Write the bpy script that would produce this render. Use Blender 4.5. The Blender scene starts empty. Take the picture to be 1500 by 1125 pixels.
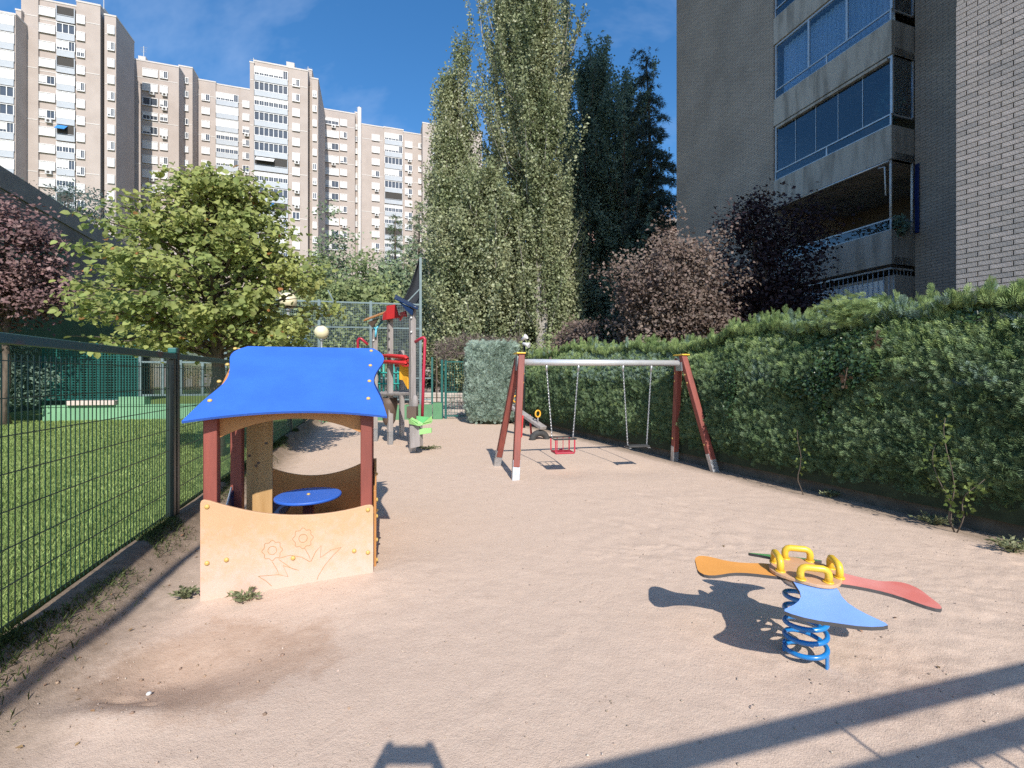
import bpy, bmesh, math, random
import numpy as np
from mathutils import Vector, Matrix
random.seed(7)
rng = np.random.default_rng(11)
R = math.radians
scene = bpy.context.scene
COL = scene.collection
# ------------------------------------------------------------------ camera
F_PX, CX, HY, EYE = 650.0, 750.0, 552.0, 1.6        # focal length and horizon in 1500 x 1125 photo pixels, lens height (m)
cam_d = bpy.data.cameras.new('camera')
cam = bpy.data.objects.new('camera', cam_d); COL.objects.link(cam)
cam.location = (0, 0, EYE); cam.rotation_euler = (R(90), 0, 0)
cam_d.sensor_fit = 'HORIZONTAL'; cam_d.sensor_width = 36.0
cam_d.lens = 36.0 * F_PX / 1500.0
cam_d.shift_y = -(562.5 - HY) / 1500.0
cam_d.clip_start = 0.05; cam_d.clip_end = 2000
scene.camera = cam
# ------------------------------------------------------------------ sky, sun, exposure
SUN_EL = 39.5
SUN_H = Vector((0.25, -0.968)).normalized()           # horizontal direction towards the sun
w = bpy.data.worlds.new('World'); scene.world = w; w.use_nodes = True
nt = w.node_tree; nt.nodes.clear()
wo = nt.nodes.new('ShaderNodeOutputWorld'); bg = nt.nodes.new('ShaderNodeBackground')
sky = nt.nodes.new('ShaderNodeTexSky'); sky.sky_type = 'NISHITA'; sky.sun_disc = False
sky.sun_elevation = R(SUN_EL); sky.sun_rotation = math.atan2(SUN_H.x, SUN_H.y)
sky.altitude = 650; sky.air_density = 1.0; sky.dust_density = 0.6; sky.ozone_density = 1.4
tc = nt.nodes.new('ShaderNodeTexCoord'); mp = nt.nodes.new('ShaderNodeMapping')
mp.inputs['Rotation'].default_value = (0.3, 0.5, 0.9); mp.inputs['Scale'].default_value = (1.2, 4.2, 2.2)
nz = nt.nodes.new('ShaderNodeTexNoise'); nz.inputs['Scale'].default_value = 1.3; nz.inputs['Detail'].default_value = 6; nz.inputs['Roughness'].default_value = 0.62
rp = nt.nodes.new('ShaderNodeValToRGB'); rp.color_ramp.elements[0].position = 0.5; rp.color_ramp.elements[1].position = 0.86
rp.color_ramp.elements[1].color = (0.30, 0.30, 0.30, 1)
mx = nt.nodes.new('ShaderNodeMix'); mx.data_type = 'RGBA'; mx.inputs['B'].default_value = (5.0, 5.6, 6.6, 1)
hs = nt.nodes.new('ShaderNodeHueSaturation'); hs.inputs['Saturation'].default_value = 1.32; hs.inputs['Value'].default_value = 1.0; hs.inputs['Hue'].default_value = 0.50
L = nt.links.new
L(tc.outputs['Generated'], mp.inputs['Vector']); L(mp.outputs['Vector'], nz.inputs['Vector']); L(nz.outputs['Fac'], rp.inputs['Fac'])
L(sky.outputs['Color'], hs.inputs['Color']); L(hs.outputs['Color'], mx.inputs['A']); L(rp.outputs['Color'], mx.inputs['Factor'])
L(mx.outputs['Result'], bg.inputs['Color']); bg.inputs['Strength'].default_value = 0.15
L(bg.outputs['Background'], wo.inputs['Surface'])
sd = bpy.data.lights.new('sun', 'SUN'); sd.energy = 4.0; sd.angle = R(0.53); sd.color = (1.0, 0.945, 0.87)
sun = bpy.data.objects.new('sun', sd); COL.objects.link(sun)
to_sun = Vector((SUN_H.x * math.cos(R(SUN_EL)), SUN_H.y * math.cos(R(SUN_EL)), math.sin(R(SUN_EL))))
sun.rotation_euler = to_sun.to_track_quat('Z', 'Y').to_euler(); sun.location = (10, -30, 40)
vs = scene.view_settings; vs.view_transform = 'Standard'; vs.look = 'None'; vs.gamma = 1.0; vs.use_curve_mapping = False
vs.exposure = 0.55
scene.cycles.max_bounces = 8; scene.cycles.transparent_max_bounces = 12
scene.cycles.use_denoising = False

# ------------------------------------------------------------------ helpers
def G(px, py, z=0.0):                                 # point of a horizontal plane seen at a photo pixel
    d = (EYE - z) * F_PX / (py - HY)
    return Vector(((px - CX) / F_PX * d, d, z))
def P(px, py, d):
    return Vector(((px - CX) / F_PX * d, d, EYE + (HY - py) / F_PX * d))
def tag(o, label=None, cat=None, group=None, kind=None):
    if label: o['label'] = label
    if cat: o['category'] = cat
    if group: o['group'] = group
    if kind: o['kind'] = kind
    return o
WM = {}
def tr(loc=None, rz=None): return Matrix.Translation(loc or (0, 0, 0)) @ Matrix.Rotation(rz or 0.0, 4, 'Z')
def empty(name, loc=(0, 0, 0), rz=0.0, label=None, cat=None, group=None):
    o = bpy.data.objects.new(name, None); COL.objects.link(o)
    o.location = loc; o.rotation_euler = (0, 0, rz); o.empty_display_size = 0.2; WM[o.name] = tr(loc, rz)
    return tag(o, label, cat, group)
def link(name, me, parent=None, local=False, label=None, cat=None, group=None, kind=None, loc=None, rz=None):
    """local=False: the mesh is in world coordinates; local=True: it sits at loc, rz in its parent's frame"""
    o = bpy.data.objects.new(name, me); COL.objects.link(o); m = tr(loc, rz)
    if parent is not None:
        o.parent = parent
        if local: m = WM[parent.name] @ m
        else: o.matrix_parent_inverse = WM[parent.name].inverted()
    if loc is not None: o.location = loc
    if rz is not None: o.rotation_euler = (0, 0, rz)
    WM[o.name] = m
    return tag(o, label, cat, group, kind)
def copy_tree(o, parent=None):
    c = o.copy(); COL.objects.link(c)
    if parent is not None: c.parent = parent
    for ch in list(o.children): copy_tree(ch, c)
    return c
def np_mesh(name, V, loops, starts, mats, matidx=None, smooth=False):
    me = bpy.data.meshes.new(name)
    V = np.asarray(V, dtype=np.float32); loops = np.asarray(loops, dtype=np.int32); starts = np.asarray(starts, dtype=np.int32)
    me.vertices.add(len(V)); me.vertices.foreach_set('co', V.ravel())
    me.loops.add(len(loops)); me.loops.foreach_set('vertex_index', loops)
    me.polygons.add(len(starts)); me.polygons.foreach_set('loop_start', starts)
    for m in (mats if isinstance(mats, (list, tuple)) else [mats]): me.materials.append(m)
    if matidx is not None: me.polygons.foreach_set('material_index', np.asarray(matidx, dtype=np.int32))
    if smooth: me.polygons.foreach_set('use_smooth', np.ones(len(starts), dtype=bool))
    me.update(calc_edges=True)
    return me
class MB:
    def __init__(s): s.v = []; s.f = []; s.m = []; s.sm = []; s.mi = 0; s.smooth = False
    def add(s, vs_, fs):
        b = len(s.v); s.v += [tuple(p) for p in vs_]
        for f in fs: s.f.append([i + b for i in f]); s.m.append(s.mi); s.sm.append(s.smooth)
    def hexa(s, p):                                   # 8 corners: bottom ring then top ring
        s.add(p, [(3, 2, 1, 0), (4, 5, 6, 7), (0, 1, 5, 4), (1, 2, 6, 5), (2, 3, 7, 6), (3, 0, 4, 7)]); return s
    def box(s, x0, x1, y0, y1, z0, z1):
        return s.hexa([(x0, y0, z0), (x1, y0, z0), (x1, y1, z0), (x0, y1, z0), (x0, y0, z1), (x1, y0, z1), (x1, y1, z1), (x0, y1, z1)])
    def obox(s, fn, a0, a1, b0, b1, z0, z1):          # box in a frame: fn(a, b, z) -> point
        return s.hexa([fn(a0, b0, z0), fn(a1, b0, z0), fn(a1, b1, z0), fn(a0, b1, z0), fn(a0, b0, z1), fn(a1, b0, z1), fn(a1, b1, z1), fn(a0, b1, z1)])
    def bar(s, p, q, wx, wy=None, up=(0, 0, 1), taper=1.0):   # square bar from p to q
        p = Vector(p); q = Vector(q); d = (q - p).normalized(); up = Vector(up)
        if abs(d.dot(up)) > 0.98: up = Vector((0, 1, 0))
        x = d.cross(up).normalized(); y = x.cross(d).normalized(); wy = wy or wx
        r = []
        for c, k in ((p, 1.0), (q, taper)):
            for a, b in ((-1, -1), (1, -1), (1, 1), (-1, 1)): r.append(c + x * (a * wx / 2 * k) + y * (b * wy / 2 * k))
        return s.hexa(r)
    def tube(s, pts, r, n=8, cap=True, closed=False):
        pts = [Vector(p) for p in pts]; k = len(pts); rr = r if isinstance(r, (list, tuple)) else [r] * k
        b = len(s.v); prev = None
        for i in range(k):
            if closed: d = pts[(i + 1) % k] - pts[i - 1]
            else: d = pts[min(i + 1, k - 1)] - pts[max(i - 1, 0)]
            d = d.normalized() if d.length > 1e-9 else Vector((0, 0, 1))
            if prev is None:
                a = Vector((0, 0, 1)) if abs(d.z) < 0.9 else Vector((1, 0, 0)); x = d.cross(a).normalized()
            else:
                x = (prev - d * prev.dot(d)); x = x.normalized() if x.length > 1e-6 else d.orthogonal().normalized()
            prev = x; y = d.cross(x)
            for j in range(n):
                t = 2 * math.pi * j / n; s.v.append(tuple(pts[i] + x * (rr[i] * math.cos(t)) + y * (rr[i] * math.sin(t))))
        seg = k if closed else k - 1
        for i in range(seg):
            for j in range(n):
                i2 = (i + 1) % k
                s.f.append([b + i * n + j, b + i * n + (j + 1) % n, b + i2 * n + (j + 1) % n, b + i2 * n + j]); s.m.append(s.mi); s.sm.append(n > 5)
        if cap and not closed:
            s.f.append([b + j for j in range(n)][::-1]); s.m.append(s.mi); s.sm.append(False)
            s.f.append([b + (k - 1) * n + j for j in range(n)]); s.m.append(s.mi); s.sm.append(False)
        return s
    def sphere(s, c, r, n=16, m=10, sz=1.0):
        b = len(s.v); c = Vector(c)
        for i in range(m + 1):
            t = math.pi * i / m
            for j in range(n):
                p = 2 * math.pi * j / n; s.v.append((c.x + r * math.sin(t) * math.cos(p), c.y + r * math.sin(t) * math.sin(p), c.z + r * sz * math.cos(t)))
        for i in range(m):
            for j in range(n):
                s.f.append([b + i * n + j, b + (i + 1) * n + j, b + (i + 1) * n + (j + 1) % n, b + i * n + (j + 1) % n]); s.m.append(s.mi); s.sm.append(True)
        return s
    def prism(s, poly, fn, w0, w1):                   # outline poly in (a, b), fn(a, b, w) -> point
        k = len(poly); b = len(s.v)
        for wv in (w0, w1):
            for a, c in poly: s.v.append(tuple(fn(a, c, wv)))
        s.f.append([b + i for i in range(k)][::-1]); s.f.append([b + k + i for i in range(k)])
        for i in range(k): s.f.append([b + i, b + (i + 1) % k, b + k + (i + 1) % k, b + k + i])
        s.m += [s.mi] * (k + 2); s.sm += [False] * (k + 2)
        return s
    def mesh(s, name, mats):
        starts = []; loops = []; n = 0
        for f in s.f: starts.append(n); loops += f; n += len(f)
        me = np_mesh(name, s.v, loops, starts, mats, s.m)
        me.polygons.foreach_set('use_smooth', np.array(s.sm, dtype=bool))
        return me
    def build(s, name, mats, parent=None, bevel=0.0, **kw):
        me = s.mesh(name, mats); o = link(name, me, parent, **kw)
        if bevel:
            md = o.modifiers.new('bevel', 'BEVEL'); md.width = bevel; md.segments = 2; md.limit_method = 'ANGLE'; md.angle_limit = R(40)
        return o
def cyl(mb, c, r, z0, z1, n=16): return mb.tube([(c[0], c[1], z0), (c[0], c[1], z1)], r, n)

# ------------------------------------------------------------------ materials
def mat(name, col, col2=None, rough=0.7, scale=6.0, bump=0.0, bscale=40.0, metal=0.0, spec=0.5, detail=5.0, island=0.0, trans=0.0, stretch=(1, 1, 1), contrast=(0.35, 0.65), coat=0.0):
    m = bpy.data.materials.new(name); m.use_nodes = True; t = m.node_tree; n = t.nodes; l = t.links.new
    bs = n['Principled BSDF']; out = n['Material Output']
    bs.inputs['Roughness'].default_value = rough; bs.inputs['Metallic'].default_value = metal
    bs.inputs['Specular IOR Level'].default_value = spec
    if coat: bs.inputs['Coat Weight'].default_value = coat; bs.inputs['Coat Roughness'].default_value = 0.15
    c = tuple(col) + (1,); c2 = tuple(col2 or [x * 0.8 for x in col]) + (1,)
    co = n.new('ShaderNodeTexCoord'); mpn = n.new('ShaderNodeMapping'); mpn.inputs['Scale'].default_value = stretch
    l(co.outputs['Object'], mpn.inputs['Vector'])
    nz_ = n.new('ShaderNodeTexNoise'); nz_.inputs['Scale'].default_value = scale; nz_.inputs['Detail'].default_value = detail; nz_.inputs['Roughness'].default_value = 0.6
    l(mpn.outputs['Vector'], nz_.inputs['Vector'])
    cr = n.new('ShaderNodeValToRGB'); cr.color_ramp.elements[0].position = contrast[0]; cr.color_ramp.elements[1].position = contrast[1]
    cr.color_ramp.elements[0].color = c2; cr.color_ramp.elements[1].color = c
    l(nz_.outputs['Fac'], cr.inputs['Fac']); colour = cr.outputs['Color']
    if island:
        ge = n.new('ShaderNodeNewGeometry'); hv = n.new('ShaderNodeHueSaturation')
        mr = n.new('ShaderNodeMapRange'); mr.inputs['To Min'].default_value = 1 - island; mr.inputs['To Max'].default_value = 1 + island
        mh = n.new('ShaderNodeMapRange'); mh.inputs['To Min'].default_value = 0.5 - island * 0.045; mh.inputs['To Max'].default_value = 0.5 + island * 0.03
        ml = n.new('ShaderNodeMath'); ml.operation = 'FRACT'; mm = n.new('ShaderNodeMath'); mm.operation = 'MULTIPLY'; mm.inputs[1].default_value = 37.7
        l(ge.outputs['Random Per Island'], mr.inputs['Value']); l(ge.outputs['Random Per Island'], mm.inputs[0]); l(mm.outputs[0], ml.inputs[0]); l(ml.outputs[0], mh.inputs['Value'])
        l(mr.outputs['Result'], hv.inputs['Value']); l(mh.outputs['Result'], hv.inputs['Hue']); l(colour, hv.inputs['Color']); colour = hv.outputs['Color']
    l(colour, bs.inputs['Base Color'])
    if bump:
        nb = n.new('ShaderNodeTexNoise'); nb.inputs['Scale'].default_value = bscale; nb.inputs['Detail'].default_value = 6; l(mpn.outputs['Vector'], nb.inputs['Vector'])
        bp = n.new('ShaderNodeBump'); bp.inputs['Strength'].default_value = bump; bp.inputs['Distance'].default_value = 0.01; l(nb.outputs['Fac'], bp.inputs['Height']); l(bp.outputs['Normal'], bs.inputs['Normal'])
    if trans:
        tr = n.new('ShaderNodeBsdfTranslucent'); ms = n.new('ShaderNodeMixShader'); ms.inputs['Fac'].default_value = trans
        l(colour, tr.inputs['Color']); l(bs.outputs['BSDF'], ms.inputs[1]); l(tr.outputs['BSDF'], ms.inputs[2]); l(ms.outputs['Shader'], out.inputs['Surface'])
    return m
def brick_mat(name, c1, c2, mortar, bw, bh, ms=0.012, bump=0.5, blotch=0.25, axis='auto', offs=0.5):
    """brickwork on vertical walls; u runs along the wall through a rotation of the object coordinates given by axis (angle)"""
    m = bpy.data.materials.new(name); m.use_nodes = True; t = m.node_tree; n = t.nodes; l = t.links.new; bs = n['Principled BSDF']
    bs.inputs['Roughness'].default_value = 0.85; bs.inputs['Specular IOR Level'].default_value = 0.25
    co = n.new('ShaderNodeTexCoord'); sx = n.new('ShaderNodeSeparateXYZ'); l(co.outputs['Object'], sx.inputs[0])
    a = axis if axis != 'auto' else 0.0
    m1 = n.new('ShaderNodeMath'); m1.operation = 'MULTIPLY'; m1.inputs[1].default_value = math.cos(a); l(sx.outputs['X'], m1.inputs[0])
    m2 = n.new('ShaderNodeMath'); m2.operation = 'MULTIPLY_ADD'; m2.inputs[1].default_value = math.sin(a); l(sx.outputs['Y'], m2.inputs[0]); l(m1.outputs[0], m2.inputs[2])
    cx = n.new('ShaderNodeCombineXYZ'); l(m2.outputs[0], cx.inputs['X']); l(sx.outputs['Z'], cx.inputs['Y'])
    bt = n.new('ShaderNodeTexBrick'); bt.offset = offs; bt.inputs['Scale'].default_value = 1.0; bt.inputs['Brick Width'].default_value = bw; bt.inputs['Row Height'].default_value = bh
    bt.inputs['Mortar Size'].default_value = ms; bt.inputs['Mortar Smooth'].default_value = 0.2; bt.inputs['Bias'].default_value = 0.0
    bt.inputs['Color1'].default_value = tuple(c1) + (1,); bt.inputs['Color2'].default_value = tuple(c2) + (1,); bt.inputs['Mortar'].default_value = tuple(mortar) + (1,)
    l(cx.outputs[0], bt.inputs['Vector'])
    nz_ = n.new('ShaderNodeTexNoise'); nz_.inputs['Scale'].default_value = 0.7; nz_.inputs['Detail'].default_value = 7; l(co.outputs['Object'], nz_.inputs['Vector'])
    mr = n.new('ShaderNodeMapRange'); mr.inputs['From Min'].default_value = 0.3; mr.inputs['From Max'].default_value = 0.7; mr.inputs['To Min'].default_value = 1 - blotch; mr.inputs['To Max'].default_value = 1 + blotch * 0.6; l(nz_.outputs['Fac'], mr.inputs['Value'])
    hv = n.new('ShaderNodeHueSaturation'); l(bt.outputs['Color'], hv.inputs['Color']); l(mr.outputs['Result'], hv.inputs['Value']); l(hv.outputs['Color'], bs.inputs['Base Color'])
    if bump:
        bp = n.new('ShaderNodeBump'); bp.inputs['Strength'].default_value = bump; bp.inputs['Distance'].default_value = 0.01; bp.invert = True; l(bt.outputs['Fac'], bp.inputs['Height']); l(bp.outputs['Normal'], bs.inputs['Normal'])
    return m
def glass_mat(name, tint=(0.5, 0.6, 0.7), clear=0.6, rough=0.02):
    m = bpy.data.materials.new(name); m.use_nodes = True; t = m.node_tree; n = t.nodes; l = t.links.new
    n.remove(n['Principled BSDF']); out = n['Material Output']
    tr = n.new('ShaderNodeBsdfTransparent'); tr.inputs['Color'].default_value = tuple(x * clear for x in tint) + (1,)
    gl = n.new('ShaderNodeBsdfGlossy'); gl.inputs['Roughness'].default_value = rough
    fr = n.new('ShaderNodeLayerWeight'); fr.inputs['Blend'].default_value = 0.5
    pw = n.new('ShaderNodeMath'); pw.operation = 'POWER'; pw.inputs[1].default_value = 4.0; l(fr.outputs['Facing'], pw.inputs[0])
    mr = n.new('ShaderNodeMath'); mr.operation = 'MULTIPLY_ADD'; mr.inputs[1].default_value = 0.85; mr.inputs[2].default_value = 0.09; l(pw.outputs[0], mr.inputs[0])
    ms = n.new('ShaderNodeMixShader'); l(mr.outputs[0], ms.inputs['Fac']); l(tr.outputs[0], ms.inputs[1]); l(gl.outputs[0], ms.inputs[2]); l(ms.outputs[0], out.inputs['Surface'])
    return m
# ------------------------------------------------------------------ leaf scattering
def rot_frames(nrm, roll):                            # (N,3) normals + roll -> x, y, z axes
    nrm = nrm / np.maximum(np.linalg.norm(nrm, axis=1, keepdims=True), 1e-6)
    a = np.where(np.abs(nrm[:, 2:3]) < 0.95, np.array([[0, 0, 1.0]]), np.array([[1.0, 0, 0]]))
    x = np.cross(a, nrm); x /= np.linalg.norm(x, axis=1, keepdims=True); y = np.cross(nrm, x)
    c = np.cos(roll)[:, None]; s = np.sin(roll)[:, None]
    return x * c + y * s, -x * s + y * c, nrm
def scatter(name, TV, TF, pos, X, Y, Z, size, mats, smooth=False, matidx=None):
    TV = np.asarray(TV, dtype=np.float64); N = len(pos); k = len(TV)
    size = np.asarray(size, dtype=np.float64).reshape(N, 1, 1)
    V = pos[:, None, :] + size * (TV[None, :, 0:1] * X[:, None, :] + TV[None, :, 1:2] * Y[:, None, :] + TV[None, :, 2:3] * Z[:, None, :])
    lens = [len(f) for f in TF]; tl = np.array([i for f in TF for i in f]); ts = np.concatenate([[0], np.cumsum(lens)[:-1]])
    loops = (np.arange(N)[:, None] * k + tl[None, :]).ravel(); starts = (np.arange(N)[:, None] * len(tl) + ts[None, :]).ravel()
    mi = None if matidx is None else np.repeat(matidx, len(TF))
    return np_mesh(name, V.reshape(-1, 3), loops, starts, mats, mi, smooth)
LEAF_ROUND = ([(0, -0.02, 0), (-0.36, 0.18, 0.10), (-0.44, 0.55, 0.08), (-0.2, 0.88, 0.02), (0, 1.06, -0.08), (0.2, 0.88, 0.02), (0.44, 0.55, 0.08), (0.36, 0.18, 0.10)],
              [(0, 4, 3, 2, 1), (0, 7, 6, 5, 4)])
LEAF_DIAMOND = ([(0, 0, 0), (-0.36, 0.42, 0.08), (0, 1, 0), (0.36, 0.42, 0.08)], [(0, 2, 1), (0, 3, 2)])
LEAF_NARROW = ([(0, 0, 0), (-0.2, 0.45, 0.05), (0, 1, -0.05), (0.2, 0.45, 0.05)], [(0, 2, 1), (0, 3, 2)])
def make_spray():                                     # flat cypress spray: a stem with pointed scales
    V = []; Fc = []
    def tri(bx, by, ang, ln, wd, z):
        c, s_ = math.cos(ang), math.sin(ang); b = len(V)
        V.extend([(bx - wd * s_ * -1, by - wd * c * 0, z), (bx + ln * s_ * 0.55 + wd * c, by + ln * c * 0.55 - wd * s_, z + 0.02), (bx + ln * s_, by + ln * c, z - 0.05), (bx + ln * s_ * 0.5 - wd * c, by + ln * c * 0.5 + wd * s_, z + 0.02)])
        Fc.append((b, b + 1, b + 2, b + 3))
    tri(0, 0, 0, 1.0, 0.035, 0)
    for i, (by, ln) in enumerate(((0.06, 0.44), (0.22, 0.56), (0.40, 0.50), (0.58, 0.40), (0.76, 0.26))):
        for sgn in (-1, 1): tri(0, by + 0.05 * (sgn > 0), sgn * (0.78 - 0.07 * i), ln, 0.04, 0.04 * sgn)
    return V, Fc
SPRAY = make_spray()
TUFT = ([(-0.07, 0, 0), (0.07, 0, 0), (0.0, 1.0, 0.1), (-0.06, 0, 0), (0.06, 0, 0.0), (0.5, 0.75, 0.0), (-0.06, 0, 0), (0.06, 0, 0.0), (-0.5, 0.75, 0.05), (0, 0, -0.06), (0, 0, 0.06), (0.1, 0.7, 0.5), (0, 0, -0.06), (0, 0, 0.06), (-0.1, 0.7, -0.5)],
        [(0, 1, 2), (3, 4, 5), (6, 7, 8), (9, 10, 11), (12, 13, 14)])
def unit(n):
    v = rng.normal(size=(n, 3)); return v / np.linalg.norm(v, axis=1, keepdims=True)
# ================================================================== layout lines (m)
FA = Vector((-2.812, 2.437)); FD = Vector((-0.325, 1.0)).normalized()       # left mesh fence, running away from the camera
FN = Vector((FD.y, -FD.x))                                                  # towards the playground
HA = Vector((4.71, 4.37)); HD = Vector((-0.42, 1.0)).normalized(); HN = Vector((-HD.y, HD.x))    # hedge foot, HN towards the playground
def fence_pt(t, o=0.0, z=0.0): p = FA + FD * t + FN * o; return Vector((p.x, p.y, z))
def hedge_pt(t, o=0.0, z=0.0): p = HA + HD * t + HN * o; return Vector((p.x, p.y, z))
def vnoise(x, y, seed=0):
    xi = np.floor(x).astype(int); yi = np.floor(y).astype(int); fx = x - xi; fy = y - yi; fx = fx * fx * (3 - 2 * fx); fy = fy * fy * (3 - 2 * fy)
    def h(a, b):
        n = (a * 374761393 + b * 668265263 + seed * 69069) & 0x7fffffff; n = ((n ^ (n >> 13)) * 1274126177) & 0x7fffffff
        return ((n ^ (n >> 16)) & 0xffff) / 65535.0
    return (h(xi, yi) * (1 - fx) + h(xi + 1, yi) * fx) * (1 - fy) + (h(xi, yi + 1) * (1 - fx) + h(xi + 1, yi + 1) * fx) * fy - 0.5
dim = np.random.default_rng(3)
DN = 2600
DX = dim.uniform(-3.2, 4.6, DN); DY = dim.uniform(1.4, 9.5, DN); DR = dim.uniform(0.03, 0.085, DN); DZ = dim.uniform(-0.011, 0.007, DN)
DZ *= np.where((DX > 0.7) & (DY < 6), 0.55, 0.2)
def sand_z(x, y, fine=True):
    x = np.asarray(x, dtype=float); y = np.asarray(y, dtype=float)
    z = 0.022 * vnoise(x * 0.6, y * 0.6, 1) + 0.007 * vnoise(x * 2.1, y * 2.1, 2)
    if fine: z = z + (0.004 * vnoise(x * 6.5, y * 6.5, 3) + 0.003 * vnoise(x * 15, y * 15, 4) + 0.0034 * vnoise(x * 29, y * 29, 5)) * (0.45 + 1.1 * np.clip(vnoise(x * 0.9 + 5, y * 0.9, 6) + 0.35, 0, 1)) * (1 + 1.3 * np.clip((x - 0.3) / 0.8, 0, 1) * np.clip((7.0 - y) / 2, 0, 1))
    g = lambda cx, cy, rx, ry: np.exp(-(((x - cx) / rx) ** 2 + ((y - cy) / ry) ** 2))
    z = z - 0.085 * g(-1.85, 2.46, 0.36, 0.24) - 0.045 * g(-1.5, 2.75, 0.7, 0.42) + 0.03 * g(-1.95, 2.1, 0.4, 0.09) + 0.02 * g(-2.5, 2.5, 0.2, 0.4)
    z = z - 0.022 * g(-1.80, 2.2, 0.035, 0.02) - 0.02 * g(-2.0, 2.27, 0.10, 0.03)
    z = z - 0.04 * g(-2.3, 3.1, 0.55, 0.45) + 0.02 * g(-1.0, 3.6, 0.5, 0.4)
    z = z - 0.03 * g(1.7, 2.5, 0.55, 0.4) - 0.05 * g(0.9, 7.6, 0.5, 0.5) - 0.05 * g(2.1, 7.7, 0.5, 0.5)
    df = (x - FA.x) * FN.x + (y - FA.y) * FN.y
    z = z - 0.05 * np.clip(1 - df / 0.9, 0, 1.0); b_ = np.clip(1 - (df - 0.04) / 0.36, 0, 1.15); z = z + 0.205 * np.minimum(1, b_ * b_ * (3 - 2 * np.minimum(b_, 1)))
    return z
# ================================================================== ground
def sand_material():
    m = bpy.data.materials.new('sand'); m.use_nodes = True; t = m.node_tree; n = t.nodes; l = t.links.new; bs = n['Principled BSDF']
    bs.inputs['Roughness'].default_value = 0.92; bs.inputs['Specular IOR Level'].default_value = 0.15
    co = n.new('ShaderNodeTexCoord')
    def noise(sc, det=6, ro=0.6):
        k = n.new('ShaderNodeTexNoise'); k.inputs['Scale'].default_value = sc; k.inputs['Detail'].default_value = det; k.inputs['Roughness'].default_value = ro; l(co.outputs['Object'], k.inputs['Vector']); return k.outputs['Fac']
    def ramp(f, p0, p1, c0, c1):
        r = n.new('ShaderNodeValToRGB'); r.color_ramp.elements[0].position = p0; r.color_ramp.elements[1].position = p1; r.color_ramp.elements[0].color = tuple(c0) + (1,); r.color_ramp.elements[1].color = tuple(c1) + (1,); l(f, r.inputs['Fac']); return r.outputs['Color']
    def mixc(f, a, b):
        k = n.new('ShaderNodeMix'); k.data_type = 'RGBA'; l(f, k.inputs['Factor']); l(a, k.inputs['A']); l(b, k.inputs['B']); return k.outputs['Result']
    def math_(op, a, b=None, c=None):
        k = n.new('ShaderNodeMath'); k.operation = op
        for i, v in enumerate((a, b, c)):
            if v is None: continue
            if isinstance(v, (int, float)): k.inputs[i].default_value = v
            else: l(v, k.inputs[i])
        return k.outputs[0]
    base = mixc(noise(1.3, 8), ramp(noise(9, 8, 0.7), 0.3, 0.72, (0.525, 0.393, 0.302), (0.615, 0.475, 0.37)), ramp(noise(6, 8, 0.7), 0.3, 0.7, (0.565, 0.427, 0.332), (0.635, 0.488, 0.382)))
    base = mixc(ramp(noise(55, 4, 0.7), 0.52, 0.66, (0, 0, 0), (0.45, 0.45, 0.45)), base, ramp(noise(90, 2), 0.4, 0.6, (0.36, 0.27, 0.20), (0.66, 0.55, 0.44)))
    sx = n.new('ShaderNodeSeparateXYZ'); l(co.outputs['Object'], sx.inputs[0]); X, Y = sx.outputs['X'], sx.outputs['Y']
    # disturbed, damper brown earth in and around the dug hollow and along the fence foot
    dx = math_('DIVIDE', math_('ADD', X, 1.70), 0.85); dy = math_('DIVIDE', math_('ADD', Y, -2.55), 0.62)
    dist = math_('SQRT', math_('ADD', math_('MULTIPLY', dx, dx), math_('MULTIPLY', dy, dy)))
    wob = math_('MULTIPLY_ADD', noise(3.6, 12, 0.78), 1.5, -0.75)
    msk = ramp(math_('ADD', dist, wob), 0.62, 0.86, (0.92, 0.92, 0.92), (0, 0, 0))
    soil = ramp(noise(11, 8, 0.7), 0.3, 0.7, (0.43, 0.295, 0.21), (0.535, 0.39, 0.29))
    base = mixc(msk, base, soil)
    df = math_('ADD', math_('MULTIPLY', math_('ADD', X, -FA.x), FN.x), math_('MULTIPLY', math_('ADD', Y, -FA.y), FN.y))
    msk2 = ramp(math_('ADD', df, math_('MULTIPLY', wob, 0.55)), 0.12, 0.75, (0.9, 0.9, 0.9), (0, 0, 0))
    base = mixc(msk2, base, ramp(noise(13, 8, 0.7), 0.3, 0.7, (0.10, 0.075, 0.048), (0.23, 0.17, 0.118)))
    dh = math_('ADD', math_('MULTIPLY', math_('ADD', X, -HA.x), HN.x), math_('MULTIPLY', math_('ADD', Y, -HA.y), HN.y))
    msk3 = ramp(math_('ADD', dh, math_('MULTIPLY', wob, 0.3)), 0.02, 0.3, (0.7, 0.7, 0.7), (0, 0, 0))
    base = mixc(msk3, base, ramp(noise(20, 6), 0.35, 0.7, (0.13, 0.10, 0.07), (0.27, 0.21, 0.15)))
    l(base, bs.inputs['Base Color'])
    bp = n.new('ShaderNodeBump'); bp.inputs['Strength'].default_value = 0.8; bp.inputs['Distance'].default_value = 0.009; l(math_('ADD', noise(38, 8, 0.75), math_('MULTIPLY', noise(160, 3), 0.5)), bp.inputs['Height']); l(bp.outputs['Normal'], bs.inputs['Normal'])
    return m
M = {}
M['sand'] = sand_material()
M['earth'] = mat('earth', (0.2, 0.15, 0.1), (0.13, 0.1, 0.07), rough=0.95, scale=3, bump=0.4)
ys = np.concatenate([np.arange(-4, 1.4, 0.3), np.arange(1.4, 4.2, 0.022), np.arange(4.2, 8, 0.05), np.arange(8, 17.5, 0.14), np.array([18, 20, 24, 30, 40, 60])])
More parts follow.
